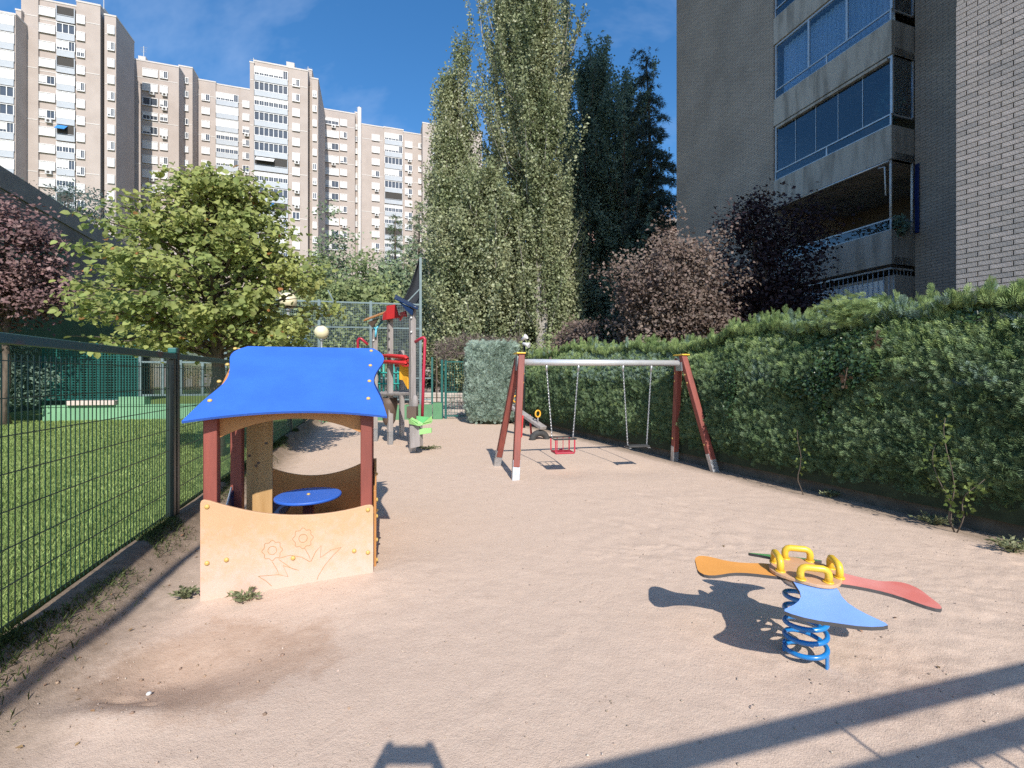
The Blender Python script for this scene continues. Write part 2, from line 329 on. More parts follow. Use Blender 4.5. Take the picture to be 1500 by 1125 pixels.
def sand_cols(y):
    t = (y - FA.y) / FD.y; x0 = FA.x + FD.x * t
    t2 = (y - HA.y) / HD.y; x1 = HA.x + HD.x * t2
    return x0, max(x1, x0 + 3)
S = np.concatenate([np.linspace(-0.004, 1.02, 300), np.linspace(1.1, 3.5, 12)])
VX = []; VY = []
for y in ys:
    a, b = sand_cols(y); VX.append(a + (b - a) * S); VY.append(np.full(len(S), y))
VX = np.array(VX); VY = np.array(VY)
VZ = sand_z(VX, VY); hh = 0
near = (VY > 1.2) & (VY < 9.8)
for i in range(DN):                                   # footprints and scuffs
    jy = np.searchsorted(ys, [DY[i] - 2.2 * DR[i], DY[i] + 2.2 * DR[i]]); sl = slice(jy[0], jy[1] + 1)
    VZ[sl] += DZ[i] * np.exp(-(((VX[sl] - DX[i]) / DR[i]) ** 2 + ((VY[sl] - DY[i]) / (DR[i] * 0.8)) ** 2))
VZ[VY > 17.4] = -0.01
nr, nc = VX.shape
idx = np.arange(nr * nc).reshape(nr, nc)
q = np.stack([idx[:-1, :-1], idx[:-1, 1:], idx[1:, 1:], idx[1:, :-1]], -1).reshape(-1, 4)
link('sand_ground', np_mesh('sand_ground', np.stack([VX, VY, VZ], -1).reshape(-1, 3), q.ravel(), np.arange(len(q)) * 4, M['sand'], smooth=True), kind='structure')
MB().box(-400, 400, -60, 500, -0.8, -0.45).build('terrain', M['earth'], kind='structure')
# lawn
M['lawn'] = mat('lawn', (0.20, 0.27, 0.08), (0.14, 0.20, 0.055), rough=0.95, scale=7, bump=0.6, bscale=60, spec=0.1)
LZ = 0.17
mb = MB()
pl = [fence_pt(-6, -0.06), fence_pt(60, -0.06), Vector((-90, 62, 0)), Vector((-90, -4, 0))]
mb.prism([(p.x, p.y) for p in pl], lambda a, b, wv: (a, b, wv), -0.3, LZ)
mb.build('lawn', M['lawn'], kind='structure')
M['grass'] = mat('grass', (0.33, 0.415, 0.15), (0.245, 0.33, 0.105), rough=0.75, scale=1.1, island=0.35, trans=0.3, spec=0.15, contrast=(0.3, 0.7))
N = 230000
u = rng.random(N); d = 1.0 + 15.5 * u ** 1.25
px_ = rng.uniform(-500, 470, N)
gx = (px_ - CX) / F_PX * d; gy = d
keep = ((gx - FA.x) * FN.x + (gy - FA.y) * FN.y < -0.06) & (gy < 17.25 + 0.2 * gx)
gx, gy = gx[keep], gy[keep]
N = len(gx); pos = np.stack([gx, gy, np.full(N, LZ - 0.004)], -1)
tilt = unit(N) * 0.55; tilt[:, 2] = np.abs(tilt[:, 2]) * 0.3 + 0.75
yv = tilt / np.linalg.norm(tilt, axis=1, keepdims=True); xv = np.cross(yv, unit(N)); xv /= np.linalg.norm(xv, axis=1, keepdims=True); zv = np.cross(xv, yv)
BL = ([(-0.09, 0, 0), (0.09, 0, 0), (0.06, 0.55, 0.06), (0, 1, 0.28), (-0.06, 0.55, 0.06)], [(0, 1, 2, 3, 4)])
ln = rng.uniform(0.022, 0.048, N) * (1 + 0.02 * gy)
me = scatter('grass', BL[0], BL[1], pos, xv * (0.75 + 0.10 * gy)[:, None], yv, zv, ln, M['grass'])
link('grass', me, label='short mown grass blades covering the lawn behind the mesh fence', kind='stuff')
M['fringe'] = mat('fringe_grass', (0.13, 0.17, 0.06), (0.07, 0.10, 0.03), rough=0.8, scale=2, island=0.4, trans=0.2, spec=0.1)
# tufts of grass at the foot of the fence on the sand side
N = 24000
t = rng.uniform(-2.0, 11, N); o = np.abs(rng.normal(0, 0.12, N)) - 0.02
keep = (vnoise(t * 1.7, o * 4, 9) > -0.12) ; t, o = t[keep], o[keep]; N = len(t)
gx = FA.x + FD.x * t + FN.x * o; gy = FA.y + FD.y * t + FN.y * o
pos = np.stack([gx, gy, sand_z(gx, gy, False) - 0.005], -1)
tilt = unit(N) * 0.7; tilt[:, 2] = np.abs(tilt[:, 2]) * 0.3 + 0.6; yv = tilt / np.linalg.norm(tilt, axis=1, keepdims=True); xv = np.cross(yv, unit(N)); xv /= np.linalg.norm(xv, axis=1, keepdims=True)
link('fringe_grass', scatter('fringe_grass', BL[0], BL[1], pos, xv * 0.6, yv, np.cross(xv, yv), rng.uniform(0.02, 0.06, N), M['fringe']), label='scruffy grass creeping out along the foot of the mesh fence', kind='stuff')
# pebbles and grit on the sand
M['grit'] = mat('grit', (0.5, 0.42, 0.35), (0.26, 0.2, 0.15), rough=0.9, scale=3, island=0.4)
N = 7000; gx = rng.uniform(-3.2, 4.6, N); gy = 1.6 + 8 * rng.random(N) ** 1.6
keep = ((gx - FA.x) * FN.x + (gy - FA.y) * FN.y > 0.15) & ((gx - HA.x) * HN.x + (gy - HA.y) * HN.y > 0.1); gx, gy = gx[keep], gy[keep]; N = len(gx)
OCT = ([(1, 0, 0), (0, 1, 0), (-1, 0, 0), (0, -1, 0), (0, 0, 0.7), (0, 0, -0.7)], [(0, 1, 4), (1, 2, 4), (2, 3, 4), (3, 0, 4), (1, 0, 5), (2, 1, 5), (3, 2, 5), (0, 3, 5)])
xv, yv, zv = rot_frames(unit(N), rng.uniform(0, 6.28, N))
sz = 0.0018 + 0.0065 * rng.random(N) ** 5
link('grit', scatter('grit', OCT[0], OCT[1], np.stack([gx, gy, sand_z(gx, gy) + sz * 0.4], -1), xv, yv, zv, sz, M['grit']), label='scattered grit and small crumbs of earth on the sand', kind='stuff')

# ================================================================== far apartment towers
M['tower'] = mat('tower_brick', (0.425, 0.365, 0.325), (0.375, 0.318, 0.28), rough=0.9, scale=0.35, detail=8, bump=0.15, bscale=3)
M['tower_trim'] = mat('tower_trim', (0.56, 0.52, 0.48), (0.48, 0.45, 0.42), rough=0.85, scale=0.4)
M['white'] = mat('white_frame', (0.66, 0.66, 0.65), (0.58, 0.58, 0.57), rough=0.5, scale=2)
M['shutter'] = mat('roller_shutter', (0.64, 0.63, 0.61), (0.53, 0.52, 0.50), rough=0.6, scale=0.5)
M['apron'] = mat('balcony_apron', (0.43, 0.46, 0.49), (0.36, 0.385, 0.41), rough=0.7, scale=0.5)
M['dark_glass'] = mat('dark_glass', (0.085, 0.10, 0.125), (0.05, 0.06, 0.075), rough=0.12, scale=0.3, spec=0.6)
M['dark_room'] = mat('dark_room', (0.06, 0.055, 0.05), rough=0.9)
M['awning'] = mat('blue_awning', (0.03, 0.22, 0.55), rough=0.7)
M['red_awning'] = mat('red_awning', (0.30, 0.07, 0.06), rough=0.8)
M['ac'] = mat('ac_unit', (0.55, 0.55, 0.53), (0.4, 0.4, 0.39), rough=0.5, scale=3)
TS = 0.31; TA = math.atan(TS); TU = Vector((math.cos(TA), math.sin(TA), 0)); TN = Vector((TU.y, -TU.x, 0))     # facade direction, outward normal
def tx(px, Y0): k = (px - CX) / F_PX; X = k * Y0 / (1 - TS * k); return X, Y0 + TS * X
def tz(py, px, Y0): return EYE + (HY - py) / F_PX * tx(px, Y0)[1]
WCACHE = {}
def win_mesh(kind, wd, ht, var):
    key = (kind, round(wd, 1), round(ht, 1), var)
    if key in WCACHE: return WCACHE[key]
    wd, ht = key[1], key[2]
    fr = MB(); pn = MB(); sh = MB(); ap = MB(); h = wd / 2
    def bx(m, x0, x1, z0, z1, o0, o1): m.box(x0, x1, -o1, -o0, z0, z1)
    if kind == 'loggia':                              # open balcony: flat dark sheet painted as its shaded depth, rail, white parapet
        bx(pn, -h, h, 0.0, ht, 0.02, 0.04)
        bx(fr, -h, h, -0.05, 0.9, 0.06, 0.16); bx(fr, -h, h, 1.02, 1.10, 0.08, 0.14); bx(fr, -h - 0.05, -h + 0.06, -0.05, ht, 0.05, 0.2); bx(fr, h - 0.06, h + 0.05, -0.05, ht, 0.05, 0.2)
        if var % 3 == 1: sh.hexa([(-h * 0.9, -0.9, ht * 0.62), (h * 0.2, -0.9, ht * 0.62), (h * 0.2, -0.06, ht * 0.97), (-h * 0.9, -0.06, ht * 0.97), (-h * 0.9, -0.92, ht * 0.65), (h * 0.2, -0.92, ht * 0.65), (h * 0.2, -0.06, ht * 1.0), (-h * 0.9, -0.06, ht * 1.0)])
    else:
        nm = max(2, int(round(wd / 0.85))) if kind == 'gallery' else 2
        z0 = 0.85 if kind == 'gallery' else 0.0
        if kind == 'gallery': bx(ap, -h, h, -0.15, z0 - 0.01, 0.02, 0.14)
        bx(fr, -h, h, z0, z0 + 0.10, 0.02, 0.16); bx(fr, -h, h, ht - 0.10, ht, 0.02, 0.16)
        for i in range(nm + 1):
            c = -h + wd * i / nm; bx(fr, c - 0.055, c + 0.055, z0, ht, 0.02, 0.15)
        bx(pn, -h + 0.02, h - 0.02, z0 + 0.05, ht - 0.05, 0.01, 0.05)
        cov = (1.0, 0.72, 0.45, 0.0, 1.0, 0.85)[var % 6]
        if cov > 0:
            cut = nm if var % 2 == 0 else max(1, nm - 1)
            hh_ = (ht - z0 - 0.1) * cov; bx(sh, -h + 0.05, -h + wd * cut / nm - 0.03, ht - 0.06 - hh_, ht - 0.05, 0.06, 0.11)
            if cov < 0.9:
                for i in range(nm):                   # slots of the half raised blind
                    c = -h + wd * (i + 0.5) / nm; bx(fr, c - 0.02, c + 0.02, z0, ht, 0.03, 0.13)
        if kind == 'window': bx(fr, -h - 0.06, h + 0.06, -0.08, 0.0, 0.0, 0.20)
    r = (fr.mesh('window_frame', M['apron'] if kind == 'loggia' else M['white']), pn.mesh('pane', M['dark_room'] if kind == 'loggia' else M['dark_glass']),
         sh.mesh('shutter', (M['awning'] if var == 1 else M['shutter']) if kind == 'loggia' else M['shutter']) if sh.v else None, ap.mesh('parapet', M['apron']) if ap.v else None)
    WCACHE[key] = r; return r
ac_me = MB().box(-0.42, 0.42, -0.38, -0.04, 0, 0.6).mesh('air_conditioner', M['ac'])
fanm = MB(); fanm.tube([(0.0, -0.385, 0.3), (0.0, -0.40, 0.3)], 0.22, 10)
fan_me = fanm.mesh('fan_grille', M['dark_room'])
trng = random.Random(5)
def tower(label, segs, cols, base, group='cream apartment towers beyond the trees'):
    root = empty('apartment_tower', (base[0], base[1], 0), 0, label, 'apartment block', group)
    for (a, b, Y0, (tp, ty), dep) in segs:
        x0, y0 = tx(a, Y0); x1, y1 = tx(b, Y0); zt = tz(ty, tp, Y0); p0 = Vector((x0, y0, 0)); p1 = Vector((x1, y1, 0)); bk = -TN * dep
        mb = MB(); c = [p0, p1, p1 + bk, p0 + bk]
        mb.hexa([q_ + Vector((0, 0, -0.4)) for q_ in c] + [q_ + Vector((0, 0, zt)) for q_ in c])
        mb.build('wall', M['tower'], root)
        mc = MB(); o = TN * 0.06; c = [p0 + o - TU * 0.06, p1 + o + TU * 0.06, p1 + bk + TU * 0.06, p0 + bk - TU * 0.06]
        mc.hexa([q_ + Vector((0, 0, zt + 0.003)) for q_ in c] + [q_ + Vector((0, 0, zt + 0.28)) for q_ in c]); mc.build('parapet', M['tower_trim'], root)
        for zf in np.arange(zt - 3.2, 14, -8.4):
            ml = MB(); c = [p0 + TN * 0.03 + TU * 0.1, p1 + TN * 0.03 - TU * 0.1, p1 - TN * 0.02 - TU * 0.1, p0 - TN * 0.02 + TU * 0.1]
            ml.hexa([q_ + Vector((0, 0, zf)) for q_ in c] + [q_ + Vector((0, 0, zf + 0.16)) for q_ in c]); ml.build('string_course', M['tower_trim'], root)
    for (a, b, Y0, y_first, n, kind, hgt) in cols:
        x0, y0 = tx(a, Y0); x1, y1 = tx(b, Y0); wd = math.hypot(x1 - x0, y1 - y0); cx, cy = (x0 + x1) / 2, (y0 + y1) / 2
        zc = EYE + (HY - y_first) / F_PX * cy
        for j in range(n):
            z = zc - 2.8 * j - hgt / 2
            k = kind; var = trng.choice((0, 0, 0, 0, 0, 4, 4, 1, 2, 3, 5, 5))
            if kind == 'mixed': k = 'loggia' if trng.random() < 0.28 else 'gallery'; var = trng.choice((0, 1, 1, 2, 2, 3, 4, 5))
            p = Vector((cx, cy, z)) - WM[root.name].translation
            fr, pn, sh, ap = win_mesh(k, wd, hgt, var)
            f = link('window', fr, root, True, loc=p, rz=TA); link('pane', pn, f, True)
            if sh is not None: link('awning' if k == 'loggia' else 'shutter', sh, f, True)
            if ap is not None: link('parapet', ap, f, True)
            if k == 'window' and trng.random() < 0.28 and wd > 1.0:
                q_ = p + TU * (0.15 * wd) + Vector((0, 0, -0.75)); ac = link('air_conditioner', ac_me, root, True, loc=q_, rz=TA); link('fan_grille', fan_me, ac, True)
    return root
def roof_mast(root, px, Y0, py, h=3.0):
    x, y = tx(px, Y0); z = tz(py, px, Y0); c = Vector((x, y, z)) - TN * 1.2; m = MB()
    m.tube([c, c + Vector((0, 0, h))], 0.06, 5)
    for i in range(3): m.tube([c + Vector((-0.7 + 0.1 * i, 0, h - 0.3 - 0.4 * i)), c + Vector((0.7 - 0.1 * i, 0, h - 0.3 - 0.4 * i))], 0.03, 4)
    m.build('roof_aerial', M['ac'], root)
def roof_box(root, px, Y0, py, wd, h, set_=3.0):
    x, y = tx(px, Y0); z = tz(py, px, Y0); c = Vector((x, y, 0)) - TN * set_; m = MB()
    m.obox(lambda a, b, zz: c + TU * a - TN * b + Vector((0, 0, zz)), -wd / 2, wd / 2, 0, 2.2, z, z + h); m.build('chimney', M['tower_trim'], root)
A = tower('tallest cream brick apartment tower with white shuttered windows and a bare shaded side wall',
    [(-70, 23, 93.5, (20, 22), 10), (23, 31, 95.4, (28, 16), 9), (31, 56, 96, (45, -6), 10), (56, 112, 96.3, (70, 2), 10), (112, 147, 96, (120, 4), 10), (147, 153, 97.5, (150, 14), 6), (153, 170, 96, (157, 23), 6)],
    [(-28, -6, 93.45, 36, 12, 'window', 1.5), (0, 21, 93.45, 33, 12, 'gallery', 2.5), (57, 81, 96.25, 17, 13, 'window', 1.45), (83.5, 110, 96.2, 22, 12, 'mixed', 2.5), (113.5, 124, 95.95, 29, 12, 'window', 1.35), (158, 168, 95.95, 44, 11, 'window', 1.35)], tx(100, 96))
roof_mast(A, 146, 96, 8, 3.2); roof_box(A, 90, 96.3, 2, 3.0, 1.8)
B = tower('long cream apartment block stepped below the white panelled tower, with roof aerials',
    [(190, 262, 108, (205, 89), 11), (262, 282, 111, (268, 98), 8), (282, 316, 114, (290, 117), 9), (316, 352, 114.3, (330, 126), 9), (352, 372, 114, (360, 131), 9)],
    [(209.5, 231, 107.95, 107, 9, 'window', 1.5), (235, 245.5, 107.95, 110, 9, 'window', 1.4), (268, 276, 110.95, 118, 9, 'window', 1.2), (296, 307, 113.95, 143, 8, 'window', 1.4), (317, 349, 114.2, 146, 9, 'mixed', 2.5), (356, 365, 113.95, 153, 8, 'window', 1.35)], tx(260, 109))
roof_mast(B, 206, 108, 84, 3.0); roof_box(B, 204, 108, 89, 1.2, 1.6, 1)
roof_box(B, 283, 114, 117, 3.0, 1.5)
C = tower('cream tower with wide white glazed galleries rising between two lower wings',
    [(366, 372, 97, (368, 92), 14), (372, 423, 97.4, (400, 95), 14), (423, 451, 97, (425, 100), 14), (451, 457, 99, (453, 103), 12), (457, 466, 97.2, (460, 116), 13)],
    [(373, 421.5, 97.3, 111, 13, 'mixed', 2.5), (428.5, 439, 96.95, 122, 13, 'window', 1.35), (458.5, 463.5, 97.15, 138, 12, 'window', 1.2)], tx(415, 97))
roof_mast(C, 369, 97, 91, 1.6); roof_box(C, 424, 97, 99, 1.4, 1.7, 1); roof_mast(C, 450, 97, 103, 1.5)
D = tower('farthest cream apartment block, half hidden by the poplars, with a pale pipe down its wall',
    [(462, 520, 112, (473, 160), 10), (520, 528, 113.5, (524, 166), 9), (529, 562, 113, (540, 184), 10), (562, 591, 113.2, (570, 188), 10), (591, 619, 113, (610, 197), 10), (619, 706, 110, (622, 181), 12)],
    [(475.5, 496, 111.95, 178, 11, 'window', 1.5), (498.5, 508, 111.95, 180, 11, 'window', 1.35), (520.5, 524, 113.45, 186, 10, 'window', 1.2), (545, 555.5, 112.95, 202, 10, 'window', 1.35), (563.5, 589.5, 113.1, 204, 11, 'mixed', 2.5), (593.5, 603.5, 112.95, 212, 10, 'window', 1.35), (613, 618, 112.95, 214, 10, 'window', 1.2), (634, 662, 109.95, 205, 11, 'mixed', 2.5), (668, 680, 109.95, 206, 11, 'window', 1.35)], tx(560, 112))
m = MB(); x, y = tx(526.5, 112.6); cyl(m, (x, y), 0.42, 0, tz(158, 526, 112.6), 10); m.build('vent_pipe', M['tower_trim'], D)
roof_mast(D, 526, 112.6, 160, 1.4)

# low brick house seen in the gaps behind the dark trees
hr = empty('house', (15, 62, 0), 0, 'low brick house with white window trims, glimpsed behind the dark trees', 'house')
M['pink_brick'] = brick_mat('pink_brick', (0.42, 0.25, 0.2), (0.36, 0.22, 0.18), (0.4, 0.34, 0.3), 0.5, 0.2, bump=0.2)
MB().box(6, 26, 62, 72, 0, 23).build('wall', M['pink_brick'], hr)
MB().box(5.6, 26.4, 61.6, 72.4, 23.003, 23.5).build('roof', M['tower_trim'], hr)
wf = MB(); wf.box(-0.9, 0.9, -0.1, 0, 0, 0.12); wf.box(-0.9, 0.9, -0.1, 0, 1.5, 1.62); wf.box(-0.9, -0.78, -0.1, 0, 0.12, 1.5); wf.box(0.78, 0.9, -0.1, 0, 0.12, 1.5); wf.box(-0.05, 0.05, -0.08, 0, 0.12, 1.5); wf = wf.mesh('window_frame', M['white'])
wp = MB().box(-0.78, 0.78, -0.04, -0.01, 0.12, 1.5).mesh('pane', M['dark_glass'])
for i in range(4):
    for j in range(4):
        f = link('window', wf, hr, True, loc=(-6.5 + 3.6 * i, 0, 9 + 3.1 * j)); link('pane', wp, f, True)

# ================================================================== near apartment block on the right
BO = Vector((10.35, 12.1, 0)); BA = Vector((-0.2999, 0.954, 0)); BN = Vector((-0.954, -0.2999, 0))
def bf(s, o, z): return BO + BA * s + BN * o + Vector((0, 0, z))
BANG = math.atan2(BA.y, BA.x)
M['brick'] = brick_mat('grey_brick', (0.41, 0.345, 0.29), (0.355, 0.298, 0.252), (0.235, 0.205, 0.175), 0.26, 0.08, ms=0.010, bump=0.6, axis=BANG, blotch=0.18)
M['concrete'] = mat('stained_concrete', (0.44, 0.405, 0.36), (0.27, 0.245, 0.215), rough=0.9, scale=2.4, bump=0.3, bscale=30, detail=10, stretch=(1.6, 1.6, 0.25), contrast=(0.36, 0.56))
M['alu'] = mat('aluminium', (0.6, 0.6, 0.6), (0.5, 0.5, 0.5), rough=0.35, metal=0.6, scale=5)
M['glass'] = glass_mat('window_glass', (0.75, 0.85, 0.95), 0.92)
M['curtain'] = mat('curtain', (0.78, 0.82, 0.84), (0.66, 0.72, 0.76), rough=0.9, scale=8, stretch=(8, 8, 0.3))
M['blue_cloth'] = mat('blue_cloth', (0.02, 0.05, 0.22), rough=0.9, scale=5)
NB = empty('apartment_building', (10.35, 12.1, 0), 0, 'shaded brick apartment block with stacked concrete balconies rising behind the hedge', 'apartment block')
HT = 50.0
MB().obox(bf, 3.74, 8.97, -9, 0, 0, HT).build('wall', M['brick'], NB)
MB().obox(bf, -0.002, 3.738, -9, -3.4, 0, HT).build('loggia_wall', mat('shaded_brown_render', (0.17, 0.14, 0.115), (0.13, 0.11, 0.09), rough=0.9, scale=2), NB)  # deep shade of the loggia put into a dark wall colour
MB().obox(bf, -7, -0.004, -9, -0.93, 0, HT).build('recess_wall', M['brick'], NB)
MB().obox(bf, 0.0, 3.736, -3.398, -0.14, 0, 4.4).build('ground_floor_wall', M['concrete'], NB)
levels = [4.69 + 2.87 * i for i in range(15)]
for li, zb in enumerate(levels):
    b = empty('balcony', bf(0, 0, zb)); b.parent = NB; b.matrix_parent_inverse = WM[NB.name].inverted()
    MB().obox(bf, 0.002, 3.737, -3.397, -0.122, zb, zb + 0.2).build('floor_slab', M['concrete'], b)
    MB().obox(bf, 0.0, 3.738, -0.12, 0.0, zb, zb + 0.93).build('parapet', M['concrete'], b, bevel=0.008)
    MB().obox(bf, 0.002, 0.12, -0.93, -0.122, zb, zb + 0.93).build('end_parapet', M['concrete'], b, bevel=0.008)
    r = MB()                                          # rail band above the parapet
    pa, pb = zb + 0.945, zb + 1.24
    for z in (pa, pb): r.obox(bf, 0.03, 3.72, -0.085, -0.035, z - 0.02, z + 0.02)
    for s in (0.05, 1.85, 3.7): r.obox(bf, s - 0.022, s + 0.022, -0.08, -0.04, pa + 0.022, pb - 0.022)
    for z in (pb,): r.obox(bf, 0.03, 0.07, -0.93, -0.09, z - 0.02, z + 0.02)
    r.build('rail', M['alu'], b)
    mp_ = MB(); mp_.obox(bf, 0.08, 3.67, -0.065, -0.058, pa + 0.024, pb - 0.024); mp_.build('rail_pane', M['glass'], b)
    if li != 0:                                       # glazed balconies
        top = zb + 2.87 - 0.01
        fr = MB()
        fr.obox(bf, 0.01, 3.72, -0.112, -0.048, top - 0.07, top)
        for s in ((0.04, 1.24, 2.46, 3.69) if li % 2 == 0 else (0.04, 3.69)): fr.obox(bf, s - 0.03, s + 0.03, -0.11, -0.05, pb + 0.02, top - 0.03)
        MB().obox(bf, 0.01, 0.06, -0.93, -0.88, pb + 0.02, top).build('glazing_post', M['alu'], b)
        fr.build('glazing_frame', M['alu'], b)
        ed = np.linspace(0.08, 3.65, 4 if li % 2 == 0 else 6)
        for i in range(len(ed) - 1):
            MB().obox(bf, ed[i] + 0.004, ed[i + 1] - 0.004, -0.084, -0.076, pb + 0.024, top - 0.08).build('pane', M['glass'], b)
        if li % 2:
            for e_ in ed[1:-1]: MB().obox(bf, e_ - 0.008, e_ + 0.008, -0.072, -0.066, pb + 0.03, top - 0.09).build('pane_edge', M['alu'], b)
        MB().obox(bf, 0.03, 0.038, -0.87, -0.12, pb + 0.024, top - 0.02).build('side_pane', M['glass'], b)
        if li % 2 == 0:
            n_ = 120; v = []; f = []
            for i in range(n_ + 1):
                s = 0.1 + 3.5 * i / n_; o = -0.30 + 0.035 * math.sin(i * 1.25) + 0.012 * math.sin(i * 0.37)
                v += [bf(s, o, pb - 0.35), bf(s, o, top - 0.1)]
            for i in range(n_): f.append((2 * i, 2 * i + 2, 2 * i + 3, 2 * i + 1))
            mb = MB(); mb.add(v, f); mb.build('curtain', M['curtain'], b)
        else:
            MB().obox(bf, 0.1, 3.6, -0.13, 0.025, top - 0.13, top - 0.05).build('awning_box', M['concrete'], b)
    else:
        m = MB(); m.tube([bf(0.06, -0.06, pb), bf(0.06, -0.06, zb + 2.86)], 0.03, 8); m.build('corner_post', M['white'], b)
        m = MB(); m.tube([bf(0.35, -0.02, zb + 2.75), bf(0.16, 0.02, zb + 2.7), bf(0.12, 0.04, zb + 1.9)], 0.018, 6); m.build('awning_arm', M['white'], b)
        m = MB(); m.tube([bf(0.05, -0.01, zb + 2.83), bf(3.7, -0.01, zb + 2.83)], 0.035, 8); m.build('awning_roller', M['alu'], b)
        m = MB(); m.tube([bf(0.04, -0.88, zb + 0.93), bf(0.04, -0.88, zb + 2.86)], 0.03, 8); m.build('side_post', M['white'], b)
        v = []; f = []
        for i in range(9):
            for k in range(10):
                zz = zb + 0.9 + 1.9 * k / 9; wv = 0.07 * (1 + 0.6 * math.sin(k * 0.9))
                v.append(bf(-0.03 - 0.10 * i / 8, -0.86 - 0.05 * math.sin(i * 1.6) - wv * 0.2, zz))
        for i in range(8):
            for k in range(9): f.append((i * 10 + k, i * 10 + 10 + k, i * 10 + 11 + k, i * 10 + k + 1))
        mb = MB(); mb.add(v, f); mb.build('side_awning', M['blue_cloth'], b)
# ground floor window behind white bars
MB().obox(bf, 0.25, 3.5, -0.135, -0.10, 2.2, 4.3).build('blind', M['curtain'], NB)
g = empty('window_grille', bf(0, 0, 2.6)); g.parent = NB; g.matrix_parent_inverse = WM[NB.name].inverted()
m = MB(); m.obox(bf, 0.02, 3.72, -0.05, -0.01, 4.55, 4.60); m.obox(bf, 0.02, 3.72, -0.05, -0.01, 2.1, 2.15); m.obox(bf, 0.02, 0.06, -0.92, -0.06, 4.55, 4.6); m.build('grille_frame', M['alu'], g)
for i in range(27):
    m = MB(); m.tube([bf(0.08 + 0.138 * i, -0.03, 2.15), bf(0.08 + 0.138 * i, -0.03, 4.55)], 0.011, 6); m.build('bar', M['alu'], g)
for i in range(6):
    m = MB(); m.tube([bf(0.04, -0.14 - 0.14 * i, 2.15), bf(0.04, -0.14 - 0.14 * i, 4.55)], 0.011, 6); m.build('bar', M['alu'], g)

# near brick wing, its bricks laid one by one
WO = Vector((7.31, 7.30, 0)); WA = Vector((0.463, -0.886, 0)).normalized(); WN = Vector((-WA.y * -1, 0, 0))
WN = Vector((-0.886, -0.463, 0)).normalized()
def wf_(s, o, z): return WO + WA * s + WN * o + Vector((0, 0, z))
WING = empty('brick_wing', (7.31, 7.30, 0), 0, 'tall grey brick wall of the nearest wing at the edge of the view', 'building')
M['mortar'] = mat('mortar', (0.20, 0.18, 0.16), (0.15, 0.135, 0.12), rough=0.95, scale=8)
WANG = math.atan2(WA.y, WA.x)
M['wing_brick'] = brick_mat('wing_brick', (0.41, 0.36, 0.315), (0.36, 0.32, 0.28), (0.20, 0.18, 0.16), 0.26, 0.08, ms=0.012, bump=0.6, axis=WANG, blotch=0.15)
MB().obox(wf_, 0.0, 7.5, -6, -0.012, 0, 50).build('wall', M['mortar'], WING)
MB().obox(wf_, 1.835, 7.49, -0.011, 0.0, 0, 50).build('brick_face', M['wing_brick'], WING)
MB().obox(wf_, 0.005, 1.82, -0.011, 0.0, 7.68, 50).build('upper_brick_face', M['wing_brick'], WING)
M['single_brick'] = mat('single_brick', (0.44, 0.385, 0.345), (0.37, 0.325, 0.29), rough=0.88, scale=9, bump=0.5, bscale=70, contrast=(0.3, 0.7))
M['pale_brick'] = mat('pale_brick', (0.485, 0.42, 0.375), (0.41, 0.355, 0.32), rough=0.88, scale=9, bump=0.5, bscale=70)
M['dull_brick'] = mat('dull_brick', (0.37, 0.33, 0.30), (0.32, 0.29, 0.265), rough=0.88, scale=9, bump=0.5, bscale=70)
def brick_me(L_, mm):
    b = MB(); c = 0.004
    b.hexa([(0, -0.0, 0), (L_, 0, 0), (L_, 0.02, 0), (0, 0.02, 0), (0, 0, 0.068), (L_, 0, 0.068), (L_, 0.02, 0.068), (0, 0.02, 0.068)]); return b.mesh('brick', mm)
BM = [[brick_me(L_, M[k]) for k in ('single_brick', 'pale_brick', 'dull_brick', 'single_brick')] for L_ in (0.246, 0.116)]
stack = MB(); nbk = 0
for c in range(0, 96):
    z = c * 0.08 + 0.006; s = 0.0 if c % 2 == 0 else -0.13
    while s < 1.8:
        s0 = max(s, 0.0); half = s < 0; L_ = 0.116 if half else 0.246
        if z > 1.75 and s0 < 0.95 and nbk < 300:
            o = link('brick', BM[1 if half else 0][trng.choice((0, 0, 1, 2, 3))], WING, True, rz=WANG + math.pi)
            # brick mesh runs along +x with its front face at y = 0.02 turned outwards
            pz = wf_(s0 + L_, -0.012 + trng.uniform(-0.002, 0.002), z); o.location = pz - WM[WING.name].translation; nbk += 1
        else:
            stack.obox(wf_, s0, min(s0 + L_, 1.82), -0.0118, trng.uniform(0.005, 0.01), z, z + 0.068)
        s += 0.26
stack.build('brickwork', M['single_brick'], WING, kind='stuff')

# ================================================================== grey court wall on the left
QO = Vector((-16.3, 8.0, 0)); QA = Vector((-0.4, 1.0, 0)).normalized(); QN = Vector((QA.y, -QA.x, 0))
def qf(s, o, z): return QO + QA * s + QN * o + Vector((0, 0, z))
QANG = math.atan2(QA.y, QA.x)
CW = empty('court_wall', (-16.3, 8, 0), 0, 'high grey brick ball court wall painted green low down, behind the round leaved tree', 'wall')
M['court_brick'] = brick_mat('court_brick', (0.235, 0.21, 0.205), (0.20, 0.18, 0.175), (0.145, 0.13, 0.13), 0.3, 0.1, ms=0.014, bump=0.6, axis=QANG)
M['court_band'] = mat('court_band', (0.23, 0.215, 0.21), (0.19, 0.175, 0.17), rough=0.9, scale=1.5)
M['green_paint'] = mat('green_paint', (0.045, 0.13, 0.085), (0.035, 0.105, 0.07), rough=0.8, scale=1.0)
M['deep_green'] = mat('deep_green_tarpaulin', (0.012, 0.075, 0.045), (0.008, 0.055, 0.033), rough=0.75, scale=1.2)
MB().obox(qf, -3, 26, -0.5, 0, 0, 9.0).build('brick_wall', M['court_brick'], CW)
MB().obox(qf, -3.05, 26.05, -0.55, 0.06, 9.003, 9.85).build('parapet_band', M['court_band'], CW)
